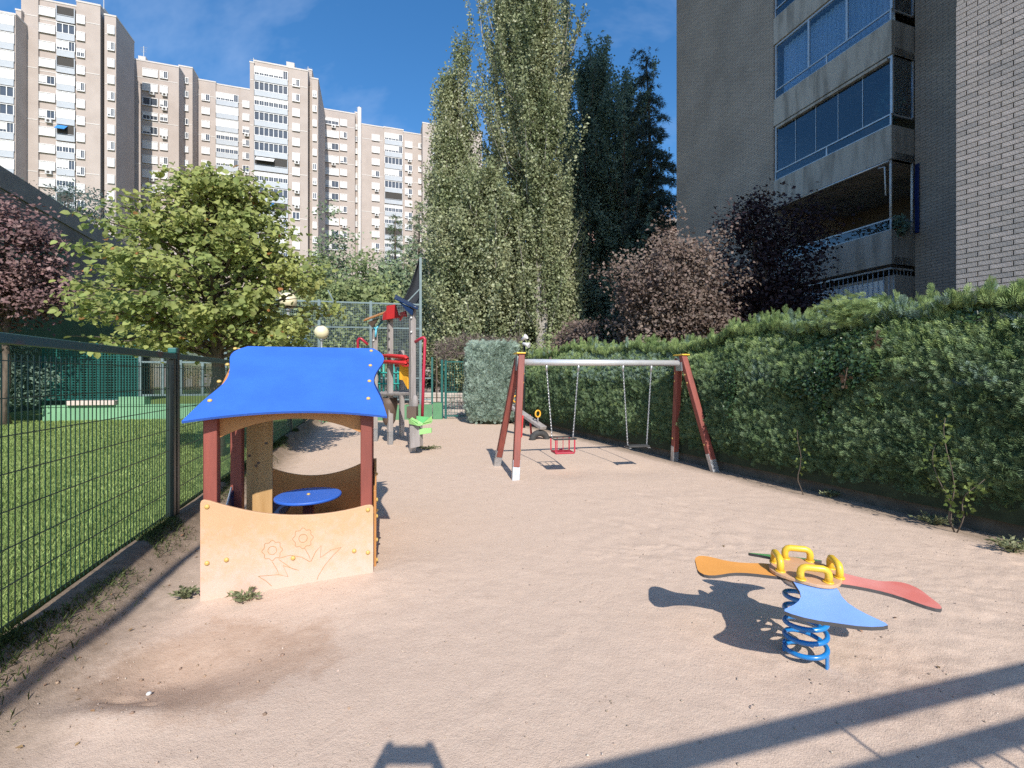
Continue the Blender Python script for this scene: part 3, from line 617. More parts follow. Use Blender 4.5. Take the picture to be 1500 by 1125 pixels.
MB().obox(qf, 4, 14.6, 0.003, 0.03, 4.66, 7.65).build('painted_panel', M['green_paint'], CW)
MB().obox(qf, 4, 25.5, 0.003, 0.06, 0.1, 4.65).build('green_tarpaulin', M['deep_green'], CW)

# ================================================================== sports court front: low wall, mesh fence, glass bay, net
M['teal'] = mat('teal_steel', (0.016, 0.115, 0.10), (0.012, 0.09, 0.08), rough=0.4, scale=6)
M['pale_teal'] = mat('grey_teal_steel', (0.17, 0.23, 0.235), (0.13, 0.18, 0.19), rough=0.4, scale=6)
M['pale_green'] = mat('pale_green_paint', (0.20, 0.40, 0.23), (0.16, 0.33, 0.19), rough=0.8, scale=1.5)
M['mid_green'] = mat('green_wall_paint', (0.10, 0.25, 0.125), (0.08, 0.20, 0.10), rough=0.8, scale=2)
M['netting'] = mat('netting', (0.03, 0.035, 0.045), rough=0.9)
CU = Vector((0.9806, 0.1961, 0)); CV = Vector((-0.1961, 0.9806, 0)); CO = Vector((0, 17.4, 0))
def cxp(px):                                          # distance along the court front under a photo column
    k = (px - CX) / F_PX; return k * 17.4 / (CU.x - k * CU.y)
def cfp(a, b, z): return CO + CU * a + CV * b + Vector((0, 0, z))
def cbox(p0, p1, b0, b1, z0, z1): return MB().obox(cfp, p0, p1, b0, b1, z0, z1)
WT = 0.62
lw = empty('low_wall', cfp(cxp(180), 0, 0), 0, 'low pale green painted wall along the edge of the lawn in front of the court', 'wall')
cbox(cxp(66), cxp(300), -0.1, 0.2, 0.05, WT).build('wall_body', M['pale_green'], lw)
cbox(cxp(66) - 0.03, cxp(300), -0.13, 0.23, WT + 0.003, WT + 0.05).build('coping', M['pale_green'], lw)
cbox(cxp(178), cxp(215), -0.14, 0.24, WT + 0.054, WT + 0.32).build('raised_block', M['pale_green'], lw)
lw2 = empty('low_wall', cfp(cxp(470), 0, 0), 0, 'low mid green painted wall under the tall court fence beside the gate', 'wall')
cbox(cxp(300) + 0.01, cxp(633), -0.1, 0.2, -0.05, 0.55).build('wall_body', M['mid_green'], lw2)
cbox(cxp(634), cxp(647), -0.2, 0.25, -0.05, 0.62).build('pier', M['mid_green'], lw2)
bn = empty('bench', cfp(cxp(140), 0, WT + 0.05), 0, 'pale stone slab seat resting on the low pale green wall', 'bench')
cbox(cxp(104), cxp(174), -0.22, 0.26, WT + 0.054, WT + 0.2).build('seat', mat('pale_stone', (0.62, 0.52, 0.47), (0.55, 0.46, 0.41), rough=0.8), bn, bevel=0.01)
cf = empty('court_fence', cfp(cxp(130), 0, WT), 0, 'teal steel court fence with fine mesh standing on the low pale green wall', 'fence')
for px in (62, 103, 141, 172): cbox(cxp(px) - 0.03, cxp(px) + 0.03, 0.03, 0.09, WT + 0.053, 2.72).build('post', M['teal'], cf)
for z in (2.68, 1.62, 0.86): cbox(cxp(62) + 0.04, cxp(203), 0.035, 0.085, z - 0.025, z + 0.025).build('rail', M['teal'], cf)
def mesh_wires(x0, x1, z0, z1, o, step, rad, mm, parent, name='wire_mesh'):
    m = MB()
    for x in np.arange(x0 + step / 2, x1, step): m.obox(cfp, x - rad, x + rad, o - rad, o + rad, z0, z1)
    for z in np.arange(z0 + step / 2, z1, step): m.obox(cfp, x0, x1, o - rad * 0.6, o + rad * 0.6, z - rad, z + rad)
    return m.build(name, mm, parent, kind='stuff')
mesh_wires(cxp(62), cxp(203), 0.9, 2.65, 0.015, 0.085, 0.011, M['teal'], cf)
pg = empty('glass_court_bay', cfp(cxp(265), 0, WT), 0, 'bluish glass bay of a paddle court in grey teal frames, right of the mesh', 'court enclosure')
for px in (204, 237, 264, 296, 330): cbox(cxp(px) - 0.04, cxp(px) + 0.04, 0.02, 0.10, 0.553 if px > 300 else WT + 0.33, 3.4).build('post', M['pale_teal'], pg)
for z in (0.98, 2.1, 3.35): cbox(cxp(204) + 0.05, cxp(330) - 0.05, 0.03, 0.09, z - 0.03, z + 0.03).build('rail', M['pale_teal'], pg)
M['court_glass'] = glass_mat('court_glass', (0.55, 0.66, 0.75), 0.8, 0.05)
for a, b in ((204, 237), (237, 264), (264, 296), (296, 330)): cbox(cxp(a) + 0.05, cxp(b) - 0.05, 0.105, 0.115, 1.02, 3.3).build('pane', M['court_glass'], pg)
tf = empty('court_fence', cfp(cxp(520), 0, 0.55), 0, 'tall grey green mesh fence of the court rising behind the climbing frame', 'fence')
for px, zt in ((380, 4.35), (467, 4.40), (543, 4.40), (616, 6.1)): cbox(cxp(px) - 0.045, cxp(px) + 0.045, 0.015, 0.105, 0.553, zt).build('post', M['pale_teal'], tf)
for z, x1 in ((4.33, 616), (3.42, 616), (1.55, 633), (0.75, 633)): cbox(cxp(380) + 0.05, cxp(x1) - 0.05, 0.035, 0.085, z - 0.025, z + 0.025).build('rail', M['pale_teal'], tf)
cbox(cxp(633) - 0.035, cxp(633) + 0.035, 0.025, 0.095, 0.553, 2.35).build('post', M['teal'], tf)
m = MB(); m.bar(cfp(cxp(596), 0.06, 4.4), cfp(cxp(616), 0.06, 4.95), 0.04); m.build('brace', M['pale_teal'], tf)
m = MB(); m.bar(cfp(cxp(488), 0.06, 4.36), cfp(cxp(480), 0.06, 4.75), 0.04); m.build('brace', M['pale_teal'], tf)
mesh_wires(cxp(380), cxp(615), 0.78, 4.30, 0.015, 0.06, 0.0032, M['pale_teal'], tf)
# hanging black net behind the tall post
net = empty('ball_net', cfp(cxp(600), 0.4, 0), 0, 'black ball net hanging in a curve from the tall post at the court corner', 'net')
m = MB(); ny = 60; NX = 34
def npt(i, j):
    v = j / ny; z = 0.6 + 5.5 * v; u_ = i / NX
    left = cxp(576) if z < 4.2 else cxp(576) + (cxp(613) - cxp(576)) * min(1, ((z - 4.2) / 1.9)) ** 0.55
    return cfp(left + (cxp(615) - left) * u_, 0.35 + 0.25 * math.sin(u_ * 3.1), z)
for i in range(NX + 1):
    for j in range(ny): m.bar(npt(i, j), npt(i, j + 1), 0.016, 0.016, up=(1, 0, 0.01))
for j in range(ny + 1):
    for i in range(NX): m.bar(npt(i, j), npt(i + 1, j), 0.014)
m.build('netting', M['netting'], net, kind='stuff')
ws = empty('windscreen', (-6.3, 27, 0), 0, 'blue windscreen cloth on posts far inside the court', 'windscreen')
M['blue_screen'] = mat('blue_screen', (0.04, 0.16, 0.30), (0.03, 0.12, 0.24), rough=0.8, scale=0.6)
MB().box((380 - CX) / F_PX * 27, (545 - CX) / F_PX * 27, 27, 27.05, 0.6, 4.6).build('cloth', M['blue_screen'], ws)
for px in (380, 435, 490, 545): MB().box((px - CX) / F_PX * 27 - 0.04, (px - CX) / F_PX * 27 + 0.04, 26.9, 26.98, -0.3, 4.7).build('post', M['pale_teal'], ws)
# gate and stone terrace beyond it
GY = 16.85
def gxp(px): return (px - CX) / F_PX * GY
gt = empty('gate', (gxp(668), GY, 0), 0, 'teal steel gate with a square wire grid between green wall and blue green bush', 'gate')
for px in (647.5, 653): MB().box(gxp(px) - 0.04, gxp(px) + 0.04, GY - 0.04, GY + 0.04, -0.02, 2.25).build('gate_post', M['teal'], gt)
MB().box(gxp(690) - 0.04, gxp(690) + 0.04, GY - 0.04, GY + 0.04, -0.02, 2.25).build('gate_post', M['teal'], gt)
for z in (0.12, 1.02, 2.17): MB().box(gxp(653) + 0.045, gxp(690) - 0.045, GY - 0.02, GY + 0.02, z - 0.025, z + 0.025).build('gate_rail', M['teal'], gt)
for x in np.arange(gxp(653) + 0.12, gxp(690) - 0.06, 0.105): MB().box(x - 0.006, x + 0.006, GY - 0.006, GY + 0.006, 0.15, 2.14).build('bar', M['teal'], gt)
for z in np.arange(0.26, 2.1, 0.105): MB().box(gxp(653) + 0.05, gxp(690) - 0.05, GY - 0.011, GY - 0.007, z - 0.004, z + 0.004).build('grid_wire', M['teal'], gt)
M['stone'] = mat('pale_rubble', (0.55, 0.48, 0.42), (0.42, 0.36, 0.31), rough=0.9, scale=5, bump=0.5, island=0.15)
tw = empty('stone_wall', (-2.4, 20.5, 0), 0, 'pale stone steps and rubble wall seen through the gate', 'wall')
MB().box(-4.6, 0.2, 20.6, 21.4, -0.3, 0.85).build('wall_core', M['stone'], tw)
r_ = random.Random(2)
for row in range(4):
    x = -4.5 + r_.uniform(-0.2, 0)
    while x < 0.0:
        wl = r_.uniform(0.35, 0.7); b = MB(); b.box(x, x + wl - 0.03, 20.46 + r_.uniform(0, 0.05), 20.598, row * 0.21 + 0.01, row * 0.21 + 0.195); b.build('stone', M['stone'], tw, bevel=0.02); x += wl
for i in range(3): MB().box(-4.2, -0.2, 19.0 + 0.45 * i, 20.45, -0.3 + 0.001 * i, 0.04 + 0.13 * i).build('step', M['stone'], tw, bevel=0.015)
pv = MB(); pv.box(-12, 12, 17.6, 19.0, -0.3, 0.004); pv.build('paved_path', mat('paving', (0.42, 0.37, 0.33), (0.34, 0.30, 0.26), rough=0.9, scale=2, bump=0.3), kind='structure')

# ================================================================== playground mesh fence and its kerb
M['fence_green'] = mat('fence_green', (0.022, 0.075, 0.045), (0.016, 0.052, 0.032), rough=0.4, scale=5)
M['fence_rail'] = mat('weathered_rail', (0.03, 0.085, 0.08), (0.10, 0.055, 0.05), rough=0.5, scale=1.2, contrast=(0.38, 0.46))
M['fence_dark'] = mat('dark_post', (0.018, 0.03, 0.028), (0.012, 0.018, 0.018), rough=0.35, scale=4)
M['kerb'] = mat('concrete_kerb', (0.13, 0.115, 0.09), (0.07, 0.065, 0.05), rough=0.95, scale=4, bump=0.5)  # concrete darkened to carry the shade under the hedge overhang
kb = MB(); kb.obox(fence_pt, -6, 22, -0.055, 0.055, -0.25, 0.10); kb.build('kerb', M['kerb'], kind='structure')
FZ0, FZ1 = 0.19, 1.845
posts = [-2.72, -0.22, 2.28, 4.74, 7.17, 9.67, 12.17, 14.5]
FN_ = empty('mesh_fence', fence_pt(2.17, 0, 0), 0, 'long green welded mesh fence with a thick top rail between sand and lawn', 'fence')
vw = MB().box(-0.0024, 0.0024, -0.0024, 0.0024, 0, 1.54).mesh('wire', M['fence_green'])
fang = math.atan2(FD.y, FD.x)
hw = {}
tl = FA.y
for i in range(len(posts) - 1):
    a, b = posts[i], posts[i + 1]
    panel = empty('mesh_panel', fence_pt(a, 0, FZ0)); panel.parent = FN_; panel.matrix_parent_inverse = WM[FN_.name].inverted(); WM[panel.name] = Matrix.Translation(fence_pt(a, 0, FZ0))
    n = int((b - a - 0.16) / 0.05); zs = (0.03, 0.24, 0.45, 0.66, 0.87, 1.08, 1.29, 1.50)
    if i < 4:
        for k in range(n + 1): link('wire', vw, panel, True, loc=FD.to_3d() * (0.08 + 0.05 * k))
        L_ = round(n * 0.05, 2)
        if L_ not in hw: hw[L_] = MB().box(0, L_, -0.003, 0.003, -0.003, 0.003).mesh('wire', M['fence_green'])
        for z in zs: link('wire', hw[L_], panel, True, loc=FD.to_3d() * 0.08 + Vector((FN.x * 0.006, FN.y * 0.006, z)), rz=fang)
    else:
        m = MB()
        for k in range(n + 1):
            t = a + 0.08 + 0.05 * k; m.obox(fence_pt, t - 0.0024, t + 0.0024, -0.0024, 0.0024, FZ0, FZ0 + 1.54)
        for z in zs: m.obox(fence_pt, a + 0.08, b - 0.08, 0.004, 0.009, FZ0 + z - 0.003, FZ0 + z + 0.003)
        m.build('wires', M['fence_green'], panel, kind='stuff')
    m = MB(); m.obox(fence_pt, a + 0.001, b - 0.001, -0.03, 0.03, FZ1 - 0.062, FZ1 - 0.002); m.build('top_rail', M['fence_rail'], FN_, bevel=0.006)
for i, t in enumerate(posts):
    for dt in ((-0.045, 0.045) if i in (2, 4) else (0.0,)):
        p = MB(); p.obox(fence_pt, t + dt - 0.03, t + dt + 0.03, -0.033, 0.033, 0.10, FZ1 + (0.06 if dt >= 0 else -0.065)); p.build('post', M['fence_dark'], FN_, bevel=0.004)
    c = MB(); c.obox(fence_pt, t - 0.035, t + 0.035, -0.038, 0.038, FZ1 - 0.0, FZ1 + 0.055); c.build('post_cap', M['teal'], FN_, bevel=0.01)
# fence behind the photographer, seen by its shadow
bu = Vector((0.9686, 0.2486, 0)); bn_ = Vector((-bu.y, bu.x, 0)); bo = Vector((1.05, -0.36, 0))
def bfp(s, o, z): return bo + bu * s + bn_ * o + Vector((0, 0, z))
BF = empty('railing_fence', bo, 0, 'green railing fence behind the photographer whose rails shade the bottom corner of the sand', 'fence')
for z, hh_ in ((1.85, 0.052), (1.63, 0.042)): MB().obox(bfp, -1.0, 5, -0.035, 0.035, z - hh_ / 2, z + hh_ / 2).build('rail', M['fence_green'], BF)
MB().obox(bfp, -1.0, 5, -0.02, 0.02, 0.12, 0.16).build('rail', M['fence_green'], BF)
for k in range(44):
    s = -0.9 + 0.135 * k; m = MB(); m.tube([bfp(s, 0, 0.16), bfp(s, 0, 1.603)], 0.008, 6); m.build('bar', M['fence_green'], BF)
for s in (1.05,): m = MB(); m.tube([bfp(s, 0, 1.658), bfp(s, 0, 1.814)], 0.008, 6); m.build('bar', M['fence_green'], BF)
for s in (-1.04, 5.04): MB().obox(bfp, s - 0.04, s + 0.04, -0.04, 0.04, -0.1, 1.9).build('post', M['fence_green'], BF)
PO = Vector((-1.63, -1.0, 0)); PL = empty('pole', PO, 0, 'tall slim pole behind the photographer whose straight shadow runs along the left fence', 'pole')
m = MB(); m.tube([PO + Vector((0, 0, -0.1)), PO + Vector((0, 0, 5.6))], 0.033, 10); m.build('shaft', M['fence_green'], PL)
m = MB(); m.tube([PO + Vector((0, 0, 5.6)), PO + Vector((0, 0, 5.68))], [0.05, 0.03], 10); m.build('pole_cap', M['teal'], PL)
CN = 110; cg = np.random.default_rng(77); gx = -1.9 + cg.normal(size=CN) * 0.42; gy = 2.42 + cg.normal(size=CN) * 0.22; cs = 0.003 + 0.011 * cg.random(CN) ** 3
xv, yv, zv = rot_frames(unit(CN), cg.uniform(0, 6.28, CN))
link('clods', scatter('clods', OCT[0], OCT[1], np.stack([gx, gy, sand_z(gx, gy) + cs * 0.3], -1), xv, yv, zv, cs, mat('clod', (0.36, 0.25, 0.175), (0.27, 0.185, 0.13), rough=0.95, scale=8, island=0.3)), label='crumbly clods of dug earth in the hollow near the fence', kind='stuff')
M['litter'] = mat('fallen_leaf', (0.32, 0.19, 0.08), (0.20, 0.12, 0.06), rough=0.8, scale=3, island=0.5)
N = 100; gy = 1.9 + 7 * rng.random(N) ** 1.3; o = np.abs(rng.normal(0, 0.5, N)) + 0.08; o[85:] = rng.uniform(0.3, 6.5, 15)
gx = FA.x + FD.x * (gy - FA.y) / FD.y + FN.x * o; xv, yv, zv = rot_frames(unit(N) * 0.35 + np.array([0, 0, 1.0]), rng.uniform(0, 6.28, N))
link('fallen_leaves', scatter('fallen_leaves', LEAF_DIAMOND[0], LEAF_DIAMOND[1], np.stack([gx, gy, sand_z(gx, gy) + 0.006], -1), xv, yv, zv, 0.012 + 0.022 * rng.random(N), M['litter']), label='small dry fallen leaves scattered over the sand', kind='stuff')
# ================================================================== trees and plants
M['bark'] = mat('bark', (0.16, 0.125, 0.095), (0.085, 0.065, 0.05), rough=0.95, scale=14, bump=0.8, bscale=30, stretch=(1, 1, 0.3))
M['pale_bark'] = mat('pale_bark', (0.40, 0.37, 0.33), (0.22, 0.20, 0.17), rough=0.95, scale=8, bump=0.6, stretch=(1, 1, 0.4))
M['twig'] = mat('twig', (0.12, 0.09, 0.065), rough=0.95)
def leafm(name, c, c2, island=0.3, trans=0.35, scale=0.6, rough=0.55, spec=0.3): return mat(name, c, c2, rough=rough, scale=scale, island=island, trans=trans, spec=spec, contrast=(0.38, 0.62), detail=3)
M['leaf_round'] = leafm('round_leaf', (0.37, 0.40, 0.13), (0.235, 0.295, 0.095), 0.30, 0.45, 1.2)
M['leaf_dry'] = leafm('dry_leaf', (0.36, 0.17, 0.06), (0.26, 0.14, 0.04), 0.3, 0.3)
M['leaf_poplar'] = leafm('poplar_leaf', (0.35, 0.375, 0.215), (0.235, 0.275, 0.14), 0.42, 0.38, 0.35, rough=0.42, spec=0.5)
M['leaf_shade'] = leafm('shaded_poplar_leaf', (0.24, 0.34, 0.27), (0.16, 0.24, 0.185), 0.35, 0.45, 0.35)  # cooler, darker copy of the poplar leaf: shade put into the colour
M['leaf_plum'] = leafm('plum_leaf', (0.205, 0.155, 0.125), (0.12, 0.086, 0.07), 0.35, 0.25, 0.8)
M['leaf_plum_shaded'] = leafm('shaded_plum_leaf', (0.05, 0.030, 0.034), (0.032, 0.018, 0.022), 0.35, 0.2, 0.8)  # same plum leaf with the shade beside the block put into its colour
M['leaf_plum_left'] = leafm('left_plum_leaf', (0.25, 0.155, 0.145), (0.15, 0.09, 0.088), 0.35, 0.25, 0.8)
M['needle'] = leafm('conifer_needle', (0.20, 0.26, 0.145), (0.13, 0.18, 0.10), 0.3, 0.2, 0.5)
M['needle_dark'] = leafm('cedar_needle', (0.095, 0.14, 0.125), (0.06, 0.095, 0.085), 0.3, 0.2, 0.5)
M['leaf_mid'] = leafm('mixed_tree_leaf', (0.27, 0.32, 0.14), (0.17, 0.22, 0.09), 0.35, 0.35, 0.3)
def tree_root(name, x, y, label, cat='tree', group=None, z=0.0): return empty(name, (x, y, z), 0, label, cat, group)
def trunk_mesh(base, top, r0, r1, limbs=(), wob=0.06, seed=1, n=9):
    r_ = random.Random(seed); m = MB(); base = Vector(base); top = Vector(top); pts = []
    for i in range(9):
        t = i / 8; p = base.lerp(top, t); pts.append(p + Vector((r_.uniform(-wob, wob), r_.uniform(-wob, wob), 0)) * (1 if 0 < i else 0))
    rr = [r0 * (1.35 if i == 0 else 1.0) * (1 - i / 8) + r1 * (i / 8) for i in range(9)]
    m.tube(pts, rr, n)
    for (a, b, ra) in limbs:
        a = Vector(a); b = Vector(b); c = a.lerp(b, 0.5) + Vector((r_.uniform(-.1, .1), r_.uniform(-.1, .1), r_.uniform(0.0, .12)))
        m.tube([a, c, b], [ra, ra * 0.65, ra * 0.22], 6)
    return m
def broad_tree(name, x, y, z0, cz, rad, nclus, per, leaf, lsz, lm, label, trunk_r=0.12, group=None, seed=0, tmpl=None, up=0.5, spread=0.3, hole=0.0, bark='bark', base_z=0.0, dry=0.0, shell=0.45, cat='tree', nlimb=26, flat=0.6):
    root = tree_root(name, x, y, label, cat, group, base_z); lr = np.random.default_rng(seed + 100)
    rx, ry, rz = rad; c = np.array([x, y, cz])
    v = lr.normal(size=(nclus, 3)); v /= np.linalg.norm(v, axis=1, keepdims=True)
    v[:, 2] = np.where(v[:, 2] < -0.55, v[:, 2] * 0.5, v[:, 2])
    bump = 1 + 0.28 * lr.normal(size=(nclus, 1)) * 0.6 + 0.12 * np.sin(v[:, 0:1] * 5 + seed) + 0.1 * np.sin(v[:, 2:3] * 7 + seed * 2)
    rr = (shell + (1 - shell) * lr.random((nclus, 1)) ** 0.6) * bump
    cl = c + v * rr * np.array([rx, ry, rz]); cl[:, 2] = np.maximum(cl[:, 2], z0)
    ci = np.repeat(np.arange(nclus), per); N = len(ci)
    off = lr.normal(size=(N, 3)) * np.array([spread, spread, spread * flat])
    pos = cl[ci] + off
    nrm = lr.normal(size=(N, 3)); nrm /= np.linalg.norm(nrm, axis=1, keepdims=True)
    out = (pos - c) / np.array([rx, ry, rz]); nrm = nrm * (1 - up) + np.array([0, 0, 0.9]) * up + out * 0.25 * up + np.array([0.14, -0.5, 0.3])
    X, Y, Z = rot_frames(nrm, lr.uniform(0, 6.28, N))
    mi = (lr.random(N) < dry).astype(int) if dry else np.zeros(N, int)
    sz = lsz * (0.65 + 0.6 * lr.random(N))
    me = scatter('crown', leaf[0], leaf[1], pos, X, Y, Z, sz, [M[lm], M['leaf_dry']], matidx=mi)
    link('crown', me, root, kind=None)
    limbs = []; sel = lr.choice(nclus, min(nlimb, nclus), replace=False)
    for k in sel:
        p = cl[k]; h0 = max(z0 * 0.85, base_z + (cz - base_z) * lr.uniform(0.55, 1.0)); limbs.append(((x, y, h0), tuple(p), trunk_r * lr.uniform(0.25, 0.45)))
    trunk_mesh((x, y, base_z - 0.1), (x, y, cz + rz * 0.4), trunk_r, trunk_r * 0.25, limbs, seed=seed + 3).build('trunk', M[bark], root)
    return root
# round leaved tree on the lawn, layered boughs
def linden():
    x, y = (317 - CX) / F_PX * 8.0, 8.0
    root = tree_root('round_leaf_tree', x, y, 'spreading round leaved green tree with a few browned leaves, on the lawn beside the playhouse', z=LZ)
    lr = np.random.default_rng(42); pos = []; nr = []; limbs = []
    nb = 190
    for k in range(nb):
        t = (k + 0.5) / nb; h = 2.15 + 3.0 * t ** 0.95                  # bough height
        az = k * 2.399963 + lr.normal() * 0.3
        R_ = (1.97 - 0.2 * abs(h - 2.9)) * math.sqrt(max(0.04, 1 - ((h - 2.75) / 2.55) ** 2)) * lr.uniform(0.66, 1.12) if h > 2.75 else lr.uniform(1.25, 2.0)
        a = np.array([x, y, max(1.9, h - 0.35 * R_ * 0.6)]); b = np.array([x + R_ * math.cos(az), y + 0.9 * R_ * math.sin(az), h + 0.12 * lr.normal()])
        mid = (a + b) / 2 + np.array([0, 0, 0.22]); limbs.append((a, mid, b))
        nl = int(98 * (0.35 + R_ / 2.4))
        s = lr.random(nl) ** 0.62; s = 0.22 + 0.83 * s
        p = (1 - s)[:, None] ** 2 * a + 2 * (s * (1 - s))[:, None] * mid + (s ** 2)[:, None] * b
        p = p + lr.normal(size=(nl, 3)) * np.array([0.18, 0.18, 0.10]) * (0.6 + 0.6 * (1 - s))[:, None]
        pos.append(p); n_ = lr.normal(size=(nl, 3)) * 0.42 + np.array([0.16, -0.42, 0.62]); nr.append(n_)
    for (px, py, d) in ((92, 440, 7.2), (100, 492, 6.9), (300, 238, 8.2), (372, 268, 7.8), (130, 455, 7.6), (150, 350, 8.2), (424, 492, 7.0), (448, 420, 7.6), (405, 500, 7.0), (432, 474, 7.0), (452, 468, 7.3)):   # long stray twigs
        e = np.array(P(px, py, d)); a = np.array([x + (e[0] - x) * 0.45, y, 2.3 + (e[2] - 2.3) * 0.6]); nl = 26 if px < 400 else 110; s = lr.random(nl); p = a + (e - a) * s[:, None] + lr.normal(size=(nl, 3)) * (0.045 if px < 400 else 0.075); pos.append(p); nr.append(lr.normal(size=(nl, 3)) * 0.4 + np.array([0.1, -0.4, 0.6])); limbs.append((a, (a + e) / 2, e))
    pos = np.concatenate(pos); nr = np.concatenate(nr)
    lx = CX + F_PX * pos[:, 0] / pos[:, 1]; ly = HY - F_PX * (pos[:, 2] - EYE) / pos[:, 1]          # thin the boughs in front of the two lamps
    k_ = ((np.hypot(lx - 422, ly - 441) > 21) | (lr.random(len(lx)) < 0.04)) & (np.hypot(lx - 471, ly - 487) > 20); pos, nr = pos[k_], nr[k_]; N = len(pos)
    X, Y, Z = rot_frames(nr, lr.normal(size=N) * 0.9 + math.pi)
    mi = (lr.random(N) < 0.010).astype(int)
    link('crown', scatter('crown', LEAF_ROUND[0], LEAF_ROUND[1], pos, X, Y, Z, 0.09 * (0.5 + 0.75 * lr.random(N)), [M['leaf_round'], M['leaf_dry']], matidx=mi), root)
    m = trunk_mesh((x, y, LZ - 0.1), (x, y, 4.2), 0.145, 0.04, (), wob=0.04, seed=4, n=12)
    for a, c, b in limbs: m.tube([Vector(a), Vector(c), Vector(b)], [0.032, 0.018, 0.004], 5)
    m.build('trunk', M['bark'], root)
linden()
def poplar(px, d, h, hw, label, lm='leaf_poplar', nbr=150, per=95, lsz=0.125, low=0.9, seed=0, group='tall poplars beyond the gate', bark='pale_bark', stems=3):
    x, y = (px - CX) / F_PX * d, d
    root = tree_root('poplar', x, y, label, 'poplar', group); lr = np.random.default_rng(seed)
    m = MB(); P_ = []; Nn = []
    for s_ in range(stems):
        ox, oy = (0, 0) if s_ == 0 else (lr.uniform(-0.5, 0.5) * hw, lr.uniform(-0.5, 0.5) * hw); hs_ = h * (1 if s_ == 0 else lr.uniform(0.78, 0.97))
        pts = [Vector((x + ox * min(1, i / 3) + lr.normal() * 0.08, y + oy * min(1, i / 3) + lr.normal() * 0.08, -0.1 + hs_ * i / 10)) for i in range(11)]
        m.tube(pts, [0.21 * (1 - i / 10.5) * (h / 22) + 0.015 for i in range(11)], 7)
        for k in range(nbr // stems):
            t = lr.uniform(low / h, 0.97); b0 = pts[0].lerp(pts[-1], t); b0 = np.array([b0.x, b0.y, b0.z]) + 0
            j = t * 10; i0 = int(j); b0 = np.array(pts[i0].lerp(pts[min(i0 + 1, 10)], j - i0))
            az = lr.uniform(0, 6.283); w_ = hw * (0.55 + 0.6 * (1 - t) ** 0.7) * lr.uniform(0.3, 1.25) * min(1.0, (1.02 - t) * 4.5)
            ln = lr.uniform(2.0, 4.2) * (h / 22) ** 0.5 * min(1.0, (1.08 - t) * 4)
            e = b0 + np.array([w_ * math.cos(az), w_ * math.sin(az), ln]); mid = (b0 + e) / 2 + np.array([w_ * 0.22 * math.cos(az), w_ * 0.22 * math.sin(az), -0.15 * ln])
            if k % 4 == 0: m.tube([Vector(b0), Vector(mid), Vector(e)], [0.035, 0.022, 0.006], 4)
            n_ = int(1.2 * per * (0.5 + 0.5 * ln / 2.6)); s = lr.random(n_) ** 0.75
            p = ((1 - s) ** 2)[:, None] * b0 + (2 * s * (1 - s))[:, None] * mid + (s ** 2)[:, None] * e
            P_.append(p + lr.normal(size=(n_, 3)) * (np.array([0.10, 0.10, 0.2]) if h > 13 else np.array([0.17, 0.17, 0.2]))); Nn.append(lr.normal(size=(n_, 3)) + np.array([0.22, -0.85, 0.6]))
    pos = np.concatenate(P_); nr = np.concatenate(Nn); N = len(pos); X, Y, Z = rot_frames(nr, lr.uniform(0, 6.28, N))
    link('crown', scatter('crown', LEAF_DIAMOND[0], LEAF_DIAMOND[1], pos, X, Y, Z, lsz * (0.6 + 0.8 * lr.random(N)), M[lm]), root)
    m.build('trunk', M[bark], root)
    return root
poplar(757, 24.0, 28, 2.75, 'tallest sunlit poplar, its crown running out of the top of the view', seed=1, nbr=620, per=170, stems=7)
poplar(793, 21.6, 22.5, 1.3, 'sunlit poplar with a pale bare stem low down, right of the tallest poplar', seed=2, nbr=260, per=150, stems=2, low=3.0)
poplar(673, 24.0, 19.6, 1.25, 'slimmer sunlit poplar with a pointed top, left of the tallest poplar', seed=3, nbr=230, per=150, stems=3)
poplar(650, 23.6, 17.0, 1.0, 'slimmest sunlit poplar, at the left edge of the row in front of the far towers', seed=13, nbr=170, per=140, stems=2)
poplar(662, 22.6, 11.5, 1.9, 'low bushy poplar growth at the left foot of the tall poplars', seed=4, nbr=240, per=150, lsz=0.14, stems=3)
poplar(708, 22.2, 11.5, 2.0, 'bushy young poplar standing between the tall poplars and the bramble arch', seed=5, nbr=270, per=150, lsz=0.14, stems=3)
poplar(812, 23.2, 11.0, 1.1, 'bushy young poplar at the right foot of the tall poplars', seed=6, nbr=200, per=150, lsz=0.14, stems=4)
G2 = 'shaded poplars right of the tall sunlit ones'
poplar(884, 29, 23.0, 2.8, 'broad dark poplar standing in the shade of the apartment block', 'leaf_shade', seed=7, nbr=460, per=150, lsz=0.17, group=G2, bark='bark', stems=4)
poplar(829, 31, 28.5, 0.7, 'narrow dark poplar streak rising behind the sunlit poplars', 'leaf_shade', seed=8, nbr=150, per=110, lsz=0.16, group=G2, bark='bark', stems=2)
poplar(918, 30, 20.8, 2.0, 'smaller dark poplar between the broad dark one and the drooping cedar', 'leaf_shade', seed=9, nbr=300, per=130, lsz=0.17, group=G2, bark='bark', stems=3)
poplar(847, 27.5, 15, 1.0, 'short dark poplar at the left foot of the broad dark one', 'leaf_shade', seed=10, nbr=150, per=130, lsz=0.16, group=G2, bark='bark', stems=3)
